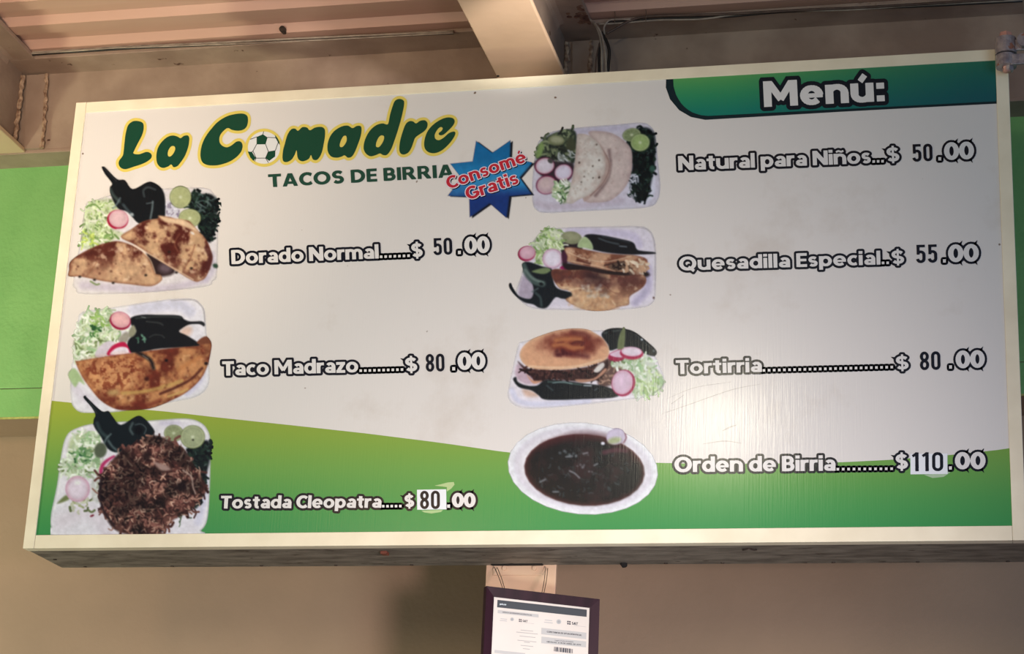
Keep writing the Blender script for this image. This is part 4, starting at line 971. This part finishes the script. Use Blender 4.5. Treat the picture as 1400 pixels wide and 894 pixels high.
# ---- 5: cheese quesadillas
c = Pic((690, 300), 6.3636, 20, 50, 1330, 820)
T = [(340,110),(520,80),(800,72),(1150,68),(1240,90),(1290,160),(1308,300),(1305,620),(1280,720),(1180,760),(900,780),(500,778),(250,765),(120,680),(110,620),(150,500),(180,380),(240,220)]
c.tray(T, (214,202,208), (222,210,206)); c.line([(560,110),(800,110),(1100,140),(1170,220)], 60, (190,174,204), .6, 40); c.line([(1240,420),(1240,600),(1140,720)], 60, (160,142,182), .6, 44)
c.line([(1150,70),(1245,92),(1292,165),(1306,300),(1304,620)], 3, (120,110,112), .5, cover=True)
c.poly([(120,640),(170,480),(260,540),(260,660),(180,700)], (170,154,166), soft=12)
c.poly([(500,210),(640,170),(680,220),(640,330),(500,330)], (40,30,34), soft=8)
c.ell(580,160,92,56,(128,128,96),.1,soft=6); c.ell(585,150,70,34,(146,144,112),.1,soft=14)
c.poly([(690,150),(740,128),(860,140),(960,160),(1090,190),(1130,215),(1150,260),(1200,275),(1300,285),(1302,300),(1180,305),(1060,305),(900,290),(760,260),(700,220)], (20,22,26))
c.line([(820,165),(900,195),(990,215)], 12, (84,92,94), .8); c.line([(1000,232),(1060,238)], 9, (140,146,150), .8); c.line([(850,150),(1000,180),(1090,205)], 8, (52,58,62), .8)
c.poly([(635,240),(650,190),(690,150),(730,170),(762,215),(765,262),(700,250)], (162,176,128), soft=5, edge=(20,(190,198,160),.6))
G = [(250,230),(300,140),(380,90),(470,100),(500,180),(500,260),(420,300),(320,390),(270,340)]
c.lettuce(G, 150, 50, 15); c.strands([(380,90),(490,110),(490,230),(390,240)],26,60,16,[(200,208,160),(178,194,130),(216,218,186)],ang=1.1)
c.radish(192,298,78,66,-.2,(156,46,78),(204,160,170),9,(6,-8))
c.poly([(150,390),(210,370),(330,410),(410,430),(420,520),(460,600),(590,640),(590,690),(500,690),(440,680),(370,765),(300,768),(250,740),(170,720),(90,660),(45,600),(38,565),(55,555),(75,600),(130,670),(220,690),(250,640),(240,560),(180,470)], (22,26,28))
c.line([(160,400),(200,480),(260,540),(330,560)], 54, (72,86,80), .9, 20); c.line([(180,440),(240,510),(330,550)], 22, (116,130,120), .7, 14); c.ell(318,562,20,14,(20,24,24),.3,soft=5); c.line([(270,640),(310,680),(320,750)], 20, (64,76,74), .8, 12); c.line([(240,630),(290,600)], 14, (84,96,94), .7, 10)
c.poly([(235,455),(300,430),(370,420),(400,445),(340,475)], (112,124,84), soft=6)
c.radish(416,340,88,86,0,(168,120,150),(220,206,214),5,(0,0)); c.poly([(480,420),(510,400),(580,405),(610,425),(560,440),(500,436)], (150,28,84), soft=5)
c.poly([(500,290),(560,250),(560,350),(520,400),(500,370)], (70,32,50), soft=8)
c.poly([(500,380),(700,400),(950,440),(1200,440),(1240,500),(900,520),(600,480)], (34,24,24), soft=12)
c.toast([(520,255),(580,242),(700,262),(850,290),(1000,305),(1120,310),(1220,335),(1245,375),(1230,440),(1180,480),(1110,482),(1080,460),(940,452),(760,415),(560,372),(545,320)], (188,142,110), (118,70,52), 71, 80, (.42,.7), 1.0, None, (16,(110,64,48),.6), (214,180,150))
c.line([(560,290),(700,345),(860,368),(960,355),(1100,320)], 6, (222,192,160), .8); c.line([(545,360),(700,385),(860,420),(960,450)], 7, (216,180,148), .8); c.line([(630,350),(740,385)], 14, (72,34,28), .8); c.line([(870,400),(960,380),(1060,365)], 16, (52,28,26), .8, 8)
c.poly([(900,410),(1000,370),(1070,370),(1110,420),(1120,480),(1090,480),(1060,430),(980,450)], (96,72,58), soft=8); c.strands([(1040,360),(1200,350),(1220,440),(1110,470)],26,60,18,[(206,176,146),(180,140,110),(222,198,170)],ang=.9); c.strands([(940,400),(1040,380),(1040,450),(960,440)],10,40,14,[(206,186,164),(40,26,24)])
QB = [(405,455),(440,430),(560,440),(700,440),(850,470),(1050,490),(1190,480),(1230,510),(1225,560),(1180,610),(1090,670),(1080,740),(1000,760),(900,790),(760,795),(640,765),(530,700),(590,660),(560,620),(480,600),(420,520)]
gr = np.clip(1.7 - (c.V - 440) / 190, .25, 1.4)
c.toast(QB, (198,154,116), (96,54,44), 83, 120, (.34,.66), 1.0, gr, (16,(116,70,52),.6), (226,192,156))
c.line([(520,500),(700,560),(900,560),(1150,520)], 90, (92,52,48), .6, 70); c.ell(780,500,90,50,(52,32,34),.2,soft=50,op=.9,cover=False)
c.line([(560,620),(660,600),(780,640),(900,680),(960,740)], 14, (224,190,150), .7, 10); c.strands([(560,640),(800,620),(950,720),(760,780),(620,740)],60,60,22,[(226,190,150),(150,104,76),(206,160,116)],cover=False,op=.5); c.strands([(660,590),(880,620),(880,680),(700,660)],18,50,20,[(206,196,180),(120,90,72)],cover=False,op=.55)
c.spots([(430,450),(600,450),(700,540),(500,580)], 26, 11, (110,58,44)); c.line([(850,570),(960,640),(1060,640)], 10, (140,92,72), .6, 8)
c.ell(1296,682,7,8,(70,40,30)); c.line([(780,790),(900,792),(1000,770)], 5, (230,170,110), .7)
c.build('food_picture', 'printed picture of two cheese quesadillas with a curled chilli', 1)

# ---- 6: stuffed roll
c = Pic((690, 435), 6.087, 20, 60, 1345, 760)
T = [(120,235),(170,200),(500,130),(800,110),(1000,150),(1200,260),(1290,420),(1325,530),(1300,590),(1220,640),(1000,670),(700,705),(400,735),(180,742),(80,710),(35,650),(45,560),(75,420)]
c.tray(T, (222,210,212), (230,220,216)); c.line([(60,600),(120,690),(300,715),(700,690)], 40, (196,192,212), .7, 26); c.poly([(90,420),(130,380),(240,490),(300,540),(180,550),(100,500)], (188,160,168), soft=14)
c.poly([(150,590),(240,610),(280,650),(180,650)], (206,170,150), soft=16)
c.poly([(805,140),(850,95),(930,82),(1010,90),(1090,120),(1180,190),(1255,260),(1262,300),(1230,316),(1150,290),(1000,240),(880,270),(860,220)], (24,28,30))
c.line([(830,125),(900,110),(960,100)], 14, (70,76,72), .8, 10); c.ell(880,120,22,16,(14,16,18),soft=6); c.line([(1090,140),(1150,190),(1220,250)], 8, (60,66,66), .7); c.ell(1142,178,9,8,(200,204,204),soft=4); c.ell(1240,272,9,12,(96,100,98),soft=5)
c.poly([(940,260),(950,160),(985,80),(1002,90),(1002,180),(985,270)], (104,110,74), soft=5, edge=(10,(140,144,104),.5))
c.poly([(780,380),(880,330),(1060,360),(1000,470),(880,560),(780,560)], (92,66,60), soft=12); c.strands([(790,420),(900,390),(900,540),(790,550)],24,60,16,[(150,116,98),(110,78,66),(74,48,42),(176,140,116)])
G = [(900,400),(1000,350),(1150,320),(1220,340),(1230,400),(1290,460),(1300,560),(1230,630),(1080,640),(1070,560),(1090,470),(1000,420)]
c.lettuce(G, 170, 60, 18, True); c.strands([(1100,470),(1260,440),(1270,580),(1120,620)],30,70,16,[(190,204,150),(160,184,120),(206,214,180)],ang=1.2); c.line([(1330,525),(1300,580),(1230,630)], 10, (120,132,104), .8, cover=True)
c.poly([(862,310),(900,280),(970,262),(1000,330),(940,360),(870,345)], (150,34,66), soft=4); c.poly([(875,305),(910,280),(970,265),(985,320),(930,325)], (212,180,192), soft=5)
c.ell(1057,292,98,52,(160,34,68),.05); c.ell(1057,278,86,40,(222,202,208),.05,edge=(24,(206,150,170),.5))
c.poly([(110,360),(200,420),(400,430),(600,420),(800,380),(860,350),(850,440),(780,510),(640,530),(400,510),(280,530),(200,470)], (48,28,28), soft=8)
c.strands([(160,420),(500,440),(800,400),(760,490),(400,500),(220,480)], 110, 50, 14, [(62,36,34),(40,22,22),(84,52,46),(30,18,20)])
c.poly([(590,510),(740,500),(830,420),(845,440),(760,510),(640,535)], (172,124,100), soft=6); c.poly([(740,440),(780,390),(820,370),(830,400),(780,450)], (206,196,186), soft=6); c.poly([(185,470),(240,520),(310,520),(240,545)], (196,140,110), soft=6)
BN = [(125,310),(150,240),(220,180),(330,135),(450,100),(580,86),(690,95),(760,130),(820,170),(865,240),(868,300),(830,350),(720,390),(560,420),(400,430),(240,420),(160,380)]
d0 = np.sqrt(((c.U - 560) / 330.) ** 2 + ((c.V - 215) / 125.) ** 2) + (c.fbm(90, 15) - .5) * .55
c.poly(BN, c.lerp((108,44,34), (206,152,116), sstep(.45, 1.05, d0)), edge=(36, (216,176,140), .55))
c.line([(430,300),(560,300),(690,320)], 40, (78,26,30), .7, 36); c.line([(560,120),(660,130),(700,160)], 36, (96,40,36), .7, 30)
c.line([(430,185),(520,172),(630,176)], 40, (186,120,74), .7, 30); c.line([(410,228),(500,218),(560,245),(645,243)], 34, (186,120,74), .65, 26); c.line([(520,190),(500,225),(580,255)], 34, (170,100,62), .5, 26); c.line([(560,212),(600,196),(660,205),(640,225)], 18, (88,36,32), .85, 12); c.line([(440,205),(490,200)], 12, (110,52,40), .7, 8)
c.spots([(420,260),(520,270),(560,300),(430,310)], 14, 14, (70,24,28)); c.line([(200,400),(400,410),(600,400),(800,345)], 14, (228,196,160), .6, 12)
c.poly([(70,510),(95,490),(110,530),(180,560),(270,560),(340,515),(480,520),(640,540),(800,560),(900,590),(960,630),(900,662),(700,672),(480,680),(330,676),(280,640),(220,600),(120,575)], (22,26,28))
c.line([(360,530),(480,535),(640,555)], 12, (70,88,82), .8, 8); c.line([(400,540),(480,530),(560,545)], 7, (140,160,156), .8); c.line([(660,560),(720,562)], 9, (206,212,212), .85); c.line([(350,560),(400,600)], 12, (60,70,70), .8, 8); c.line([(750,600),(770,585)], 6, (120,130,132), .8)
c.radish(988,540,98,112,.25,(150,30,66),(208,176,190),10,(-8,-6))
c.build('food_picture', 'printed picture of a stuffed toasted roll beside chillies and radish', 1)

# ---- 7: bowl of broth
c = Pic((680, 565), 5.961, 70, 60, 1325, 840)
c.ell(697,450,612,372,(216,210,210),.09,edge=(60,(226,220,216),.8))
c.ell(700,450,560,330,(222,214,212),.09,soft=20,edge=(90,(196,184,190),.8))
c.ell(710,462,492,292,(60,26,28),.07,edge=(30,(104,62,58),.8))
n_ = c.fbm(120, 9, 5); c.ell(712,470,470,268,c.lerp((20,22,24),(42,28,30),sstep(.4,.7,n_)),.07,soft=30)
c.line([(390,260),(600,190),(800,185),(980,240)], 60, (64,26,30), .6, 50); c.line([(870,320),(960,300),(1050,305)], 36, (92,48,58), .7, 20)
c.strands([(300,560),(500,300),(800,290),(1100,420),(1000,560),(700,700),(420,680)], 90, 34, 8, [(60,72,70),(44,56,54),(84,92,92),(52,34,36)], cover=False, op=.6)
for q in ([(590,470),(630,490),(668,525)], [(560,355),(610,350)], [(700,330),(735,322)], [(790,425),(815,412)], [(455,640),(498,640)], [(350,560),(390,540)]): c.line(q, 12, (140,140,140), .8)
c.spots([(470,330),(700,300),(830,500),(560,420)], 14, 8, (150,156,156)); c.ell(860,246,16,13,(206,200,204),soft=4)
c.ell(965,190,78,66,(190,176,190),-.35,soft=5,edge=(20,(160,140,160),.6)); c.ell(955,222,56,26,(150,158,104),-.2,soft=12,op=.8); c.line([(1040,160),(1050,200),(1030,240)], 12, (96,40,56), .7, 8)
c.build('food_picture', 'printed picture of an oval white bowl of dark broth', 2)

# ---- starburst
c = Pic((590, 170), 6.39, 120, 110, 930, 850)
ST = [(390,146),(530,250),(690,140),(683,290),(880,335),(768,465),(875,610),(680,628),(655,818),(508,690),(335,812),(330,632),(143,624),(262,470),(165,345),(360,325)]
c.poly([(x + 20, y + 8) for x, y in ST], (20,24,34), smooth=False)
n_ = c.V
col = c.lerp((14,98,148), (40,128,176), sstep(250, 500, n_)); col = c.lerp(col, (24,52,112), sstep(500, 640, n_))
c.poly(ST, col, smooth=False)
c.line([(200,600),(500,520),(800,370)], 90, (60,140,186), .45, 70)
c.build('star_burst', 'blue eight-pointed starburst with a dark shadow', 2)
P = Print()
def burst(s, L, Rr, cap):
    text(P, s, (L[0] + 1.6, L[1] + 1.4), (Rr[0] + 1.6, Rr[1] + 1.4), cap, (24, 22, 28), 4, 0.6)
    text(P, s, L, Rr, cap, (188, 40, 52), 6, 0.0, 1.1, (226, 206, 210), 5)
burst('Consomé', (613.5, 259.4), (721.0, 221.2), 17.0)
burst('Gratis', (639.6, 274.2), (710.4, 250.8), 17.4)
P.build('starburst_lettering', panel, 'slanted red lettering Consomé Gratis edged in white')

# ================================================================== FRAMED CERTIFICATE
A = aty(665, 801, 0.035)
B = atz(820, 819, A[2])
ax = Vector(B - A); WF = ax.length; ax.normalize()
nrm = Vector((ax.y, -ax.x, 0)); nrm.normalize()              # out of the glass, towards the viewer
if nrm.y > 0: nrm = -nrm
ZT = float(A[2]); HF = 0.37
cert = thing('framed_certificate', (float((A[0] + B[0]) / 2), float((A[1] + B[1]) / 2), ZT - HF), 'white certificate in a dark mahogany frame hanging under the sign', 'picture frame')
def fp(u, v, d=0.0): return Vector(A) + ax * u + Vector((0, 0, -v)) + nrm * d
RW, TH = 0.0225, 0.018
def rail(q):                                                 # quad in (u, v), mitred, with a raised outer lip
    bm = bmesh.new()
    a = [bm.verts.new(fp(u, v, -TH)) for u, v in q]; b = [bm.verts.new(fp(u, v, 0.0 if i in (0, 1) else -0.006)) for i, (u, v) in enumerate(q)]
    bm.faces.new(a); bm.faces.new(b[::-1])
    for i in range(4): bm.faces.new((a[i], b[i], b[(i + 1) % 4], a[(i + 1) % 4]))
    return obj('frame_rail', bm, M['mahogany'], cert)
rail([(0, 0), (WF, 0), (WF - RW, RW), (RW, RW)]); rail([(WF, 0), (WF, HF), (WF - RW, HF - RW), (WF - RW, RW)])
rail([(WF, HF), (0, HF), (RW, HF - RW), (WF - RW, HF - RW)]); rail([(0, HF), (0, 0), (RW, RW), (RW, HF - RW)])
bm = prism_bm([fp(RW, RW, -0.009), fp(WF - RW, RW, -0.009), fp(WF - RW, HF - RW, -0.009), fp(RW, HF - RW, -0.009)], -nrm * 0.002)
paper = obj('certificate_paper', bm, M['paper'], cert)
bm = prism_bm([fp(0.004, 0.004, -0.0125), fp(WF - 0.004, 0.004, -0.0125), fp(WF - 0.004, HF - 0.004, -0.0125), fp(0.004, HF - 0.004, -0.0125)], -nrm * 0.003)
obj('backing_board', bm, M['tape'], cert)
pp = np.array(fp(0, 0, -0.009)); pn = np.array(nrm)
zc = lambda x, y: (640 + x / 6.67, 760 + y / 6.672)
P = Print((pp, pn))
P.loops([[zc(267, 400), zc(1082, 490), zc(1080, 556), zc(263, 468)]], (78, 76, 76), 1)
text(P, 'gob.mx', zc(286, 444), zc(346, 451), 2.2, (230, 228, 226), 2, step=0.1)
P.build('header_bar', paper, 'grey header bar')
P = Print((pp, pn))
for q in ([(270, 492), (642, 532), (642, 562), (268, 522)], [(668, 655), (1078, 700), (1076, 760), (666, 714)], [(668, 735), (1076, 780), (1074, 834), (666, 796)], [(240, 856), (520, 886), (520, 915), (238, 884)]):
    P.loops([[zc(*k) for k in q]], (196, 184, 174), 1)
text(P, 'CÉDULA DE IDENTIFICACIÓN FISCAL', zc(312, 518), zc(582, 546), 1.7, (84, 76, 78), 2, 0.0, step=0.1, wt=0.95)
text(P, 'CONSTANCIA DE SITUACIÓN FISCAL', zc(716, 698), zc(1034, 730), 2.2, (48, 44, 50), 2, 0.0, step=0.1, wt=0.95)
text(P, 'Lugar y Fecha de Emisión', zc(790, 774), zc(960, 790), 1.5, (100, 92, 94), 2, 0.0, step=0.1, wt=0.95)
text(P, 'HIDALGO, A 10 DE ABRIL DE 2019', zc(716, 788), zc(1028, 818), 1.9, (56, 52, 58), 2, 0.0, step=0.1, wt=0.95)
for x, y, k in ((462, 574, 26), (903, 592, 32)):
    for i in (0, 1):
        for j in (0, 1):
            u, v = x + i * k * .55, y + j * k * .6 + i * 2; s_ = k * .42
            P.loops([[zc(u, v), zc(u + s_, v + 1), zc(u + s_, v + s_), zc(u, v + s_)]], (60, 56, 64), 2)
    text(P, 'SAT', zc(x + k * 1.25, y + k * 1.05), zc(x + k * 3.0, y + k * 1.22), k / 6.67 * .75, (50, 46, 54), 2, 0.0, step=0.12)
    P.fat([[zc(x + k * 2.0, y + k * 1.32), zc(x + k * 5.3, y + k * 1.72)]], 0.12, (160, 150, 150), 2, False)
for x, y, r in ((400, 578, 17), (826, 600, 22)):
    P.loops([[zc(*k) for k in circ(x, y, r, 20)]], (190, 180, 172), 2); P.loops([[zc(*k) for k in circ(x, y, r * .55, 14)]], (170, 160, 154), 3)
for x0, y0, x1, y1 in ((296, 572, 352, 578), (290, 588, 350, 594), (700, 584, 764, 591), (694, 604, 768, 612)):
    P.fat([[zc(x0, y0), zc(x1, y1)]], 0.5, (192, 182, 174), 2, False)
for i, (x0, x1, y) in enumerate(((480, 590, 676), (440, 632, 694), (470, 610, 730), (450, 620, 768), (510, 560, 786), (480, 590, 815), (500, 560, 845))):
    P.fat([[zc(x0, y), zc(x1, y + (x1 - x0) * .1)]], 0.40, (176, 166, 158), 2, False)
rb_ = random.Random(3); x = 784
while x < 954:
    w_ = rb_.choice((4, 6, 9, 12)); y = 828 + (x - 784) * .12
    P.loops([[zc(x, y), zc(x + w_, y + 1), zc(x + w_ - 2, y + 42), zc(x - 2, y + 41)]], (70, 66, 72), 2); x += w_ + rb_.choice((3, 4, 6))
P.build('printed_text', paper, 'grey and black printed lines with a bar code')
# hanging wires from the lug to the frame top
for (a0, a1, b1) in (((676, 774), (688, 801), 0.047), ((680, 776), (691, 803), 0.052), ((746, 774), (740, 800), 0.145), ((749, 777), (741, 806), 0.150)):
    s0 = aty(a0[0], a0[1], Y_COL - 0.006); s0[2] = min(s0[2], -SH - 0.004); e0 = fp(b1, 0.004, -TH * 0.6)
    mid = (Vector(s0) + e0) / 2 + Vector((0.004, -0.012, -0.002))
    obj('hanging_wire', tube_bm(smooth_path([s0, mid, e0]), 0.0009, 6), M['wire'], cert, True)

# ================================================================== CABLES
def cable(pts, r, m, label, y=None, group=None):
    path = smooth_path(pts, 10)
    o = obj('electric_cable', tube_bm(path, r, 8), M[m], None, True)
    return tag(o, label, 'cable', group)
def pxy(l, y): return [tuple(aty(a, b, y)) for a, b in l]
YL = 0.428
cable(pxy([(38, 71.5), (90, 68.5), (130, 66.5), (160, 64), (260, 60), (420, 52), (620, 43)], YL), 0.0035, 'cable_grey', 'grey cable on the beam edge left of the middle rafter, upper one')
cable(pxy([(38, 75.5), (100, 71), (150, 68), (180, 66), (300, 61), (440, 54), (620, 45.5)], YL - 0.009), 0.0030, 'black', 'black cable on the beam edge left of the middle rafter')
cable(pxy([(38, 73.6), (100, 69.6), (155, 65.6), (200, 64), (330, 59.5), (460, 53.5), (620, 45)], YL - 0.016), 0.0022, 'cable_grey', 'thin grey cable on the beam edge left of the middle rafter, lower one')
cable(pxy([(806, 26), (813, 33), (819, 45), (822, 62), (823, 80), (823, 108)], YL - 0.012), 0.0034, 'cable_grey', 'grey cable drooping down behind the sign, bending from the rafter end')
cable(pxy([(812, 30), (820, 42), (825, 58), (828, 76), (829, 108)], YL - 0.016), 0.0032, 'cable_grey', 'grey cable drooping behind the sign beside the black one')
cable(pxy([(822, 44), (829, 56), (833, 70), (832, 88), (830, 108)], YL - 0.010), 0.0046, 'black', 'thick black cable drooping down behind the sign')
cable(pxy([(823, 50), (818, 66), (815, 82), (814, 108)], YL - 0.009), 0.0024, 'cable_brown', 'thin brown cable hanging apart from the cable bundle')
cable(pxy([(820, 60), (819, 76), (819.5, 108)], YL - 0.006), 0.0042, 'black', 'black cable hanging straight behind the grey cables')
cable(pxy([(826.5, 47), (826, 37), (832, 28.5), (842, 26.5), (862, 26.5)], YL - 0.010), 0.0024, 'cable_grey', 'short grey cable looped up from the hanging bundle')
cable(pxy([(829, 46), (845, 37), (862, 28), (885, 22.5), (930, 21), (1000, 19), (1100, 13.5), (1200, 9), (1398, -3)], YL - 0.006), 0.0036, 'cable_brown', 'brown cable running along the beam right of the rafter')
cable(pxy([(818, 33), (850, 31.5), (900, 27.5), (960, 26), (1010, 19.5), (1080, 15), (1160, 13.5), (1260, 7), (1398, 0)], YL), 0.0026, 'cable_grey', 'grey cable lying along the beam right of the rafter')
cable(pxy([(830, 31), (880, 27), (930, 24), (990, 23), (1060, 17), (1150, 12.5), (1250, 9), (1398, 1.5)], YL + 0.003), 0.0034, 'black', 'black cable lying along the beam right of the rafter')
for px, l in ((840.5, 'wire tie hanging from the roof sheet near the cable loop'), (883, 'wire tie holding the cables near the loop, on the side of the heading')):
    o = obj('wire_tie', tube_bm(smooth_path(pxy([(px - 1, 10 - (px - 840) * .05), (px + .5, 20 - (px - 840) * .05), (px, 32 - (px - 840) * .06)], YL - 0.014)), 0.0011, 6), M['wire'], None, True)
    tag(o, l, 'wire tie')

# ================================================================== PIPE CLAMP AT THE SIGN'S CORNER
yc = -0.032
cl = thing('pipe_clamp', tuple(aty(1376, 98, yc)), 'corroded metal clamp with a bolt at the corner of the sign', 'clamp')
def cp(px, py, y=yc): return Vector(aty(px, py, y))
cx = float(cp(1375.5, 70)[0])
zt_, zb_ = float(cp(1376, 52)[2]), float(cp(1376, 74)[2])
def ring_bm(x, y, z0, z1, ro, ri, seg=24, squash=1.0):
    bm = bmesh.new(); A_ = []
    for (r, z) in ((ro, z0), (ro, z1), (ri, z1), (ri, z0)):
        A_.append([bm.verts.new((x + r * math.cos(2 * math.pi * k / seg), y + squash * r * math.sin(2 * math.pi * k / seg), z)) for k in range(seg)])
    for i in range(4):
        a, b = A_[i], A_[(i + 1) % 4]
        for k in range(seg): bm.faces.new((a[k], a[(k + 1) % seg], b[(k + 1) % seg], b[k]))
    return bm
zz = lambda py: float(cp(1376, py)[2])
arm_x = 1.34
u_band = ring_bm(cx, yc, zz(75), zz(55), 0.0255, 0.0100)
box_bm((cx + 0.016, yc - 0.012, zz(72)), (arm_x, yc - 0.006, zz(58)), 0.001, u_band)
obj('upper_band', u_band, M['zinc'], cl)
l_band = ring_bm(cx - 0.001, yc, zz(92), zz(77), 0.0245, 0.0100)
box_bm((cx + 0.010, yc - 0.020, zz(93)), (arm_x, yc - 0.012, zz(79)), 0.0015, l_band)
obj('lower_band', l_band, M['zinc'], cl)
bt = bmesh.new(); cyl_bm((cx, yc, zz(98)), (cx, yc, zz(50)), 0.0098, 14, bt)
obj('bolt_shank', bt, M['copper'], cl, True)
hb = bmesh.new(); cyl_bm((cx, yc, zz(53.5)), (cx, yc, zz(45.5)), 0.0175, 6, hb, 0.0150)
obj('bolt_head', hb, M['copper'], cl)
wb_ = ring_bm(cx, yc, zz(55), zz(53.5), 0.0250, 0.009)
obj('washer', wb_, M['zinc'], cl)
nb = bmesh.new(); cyl_bm((cx + 0.004, yc, zz(97.5)), (cx + 0.004, yc, zz(91)), 0.0125, 6, nb)
obj('nut', nb, M['zinc'], cl)
q = cp(1400.5, 56, yc - 0.02)
rb2 = bmesh.new(); cyl_bm((q[0], q[1] - 0.010, q[2]), (q[0], q[1] + 0.012, q[2]), 0.0175, 18, rb2)
obj('side_bolt', rb2, M['zinc'], cl)
q2 = cp(1401, 20, yc + 0.02)
pipe = thing('hanger_pipe', (q2[0] + 0.018, yc + 0.02, zz(72)), 'dull grey hanger pipe rising from the corroded clamp', 'pipe')
obj('pipe_tube', cyl_bm((q2[0] + 0.018, yc + 0.02, zz(73)), (q2[0] + 0.022, yc + 0.02, Z_DECK + 0.002), 0.0215, 20), M['pipe'], pipe, True)
obj('pipe_flange', cyl_bm((q2[0] + 0.022, yc + 0.02, Z_DECK - 0.008), (q2[0] + 0.022, yc + 0.02, Z_DECK - 0.0005), 0.045, 24), M['pipe'], pipe)
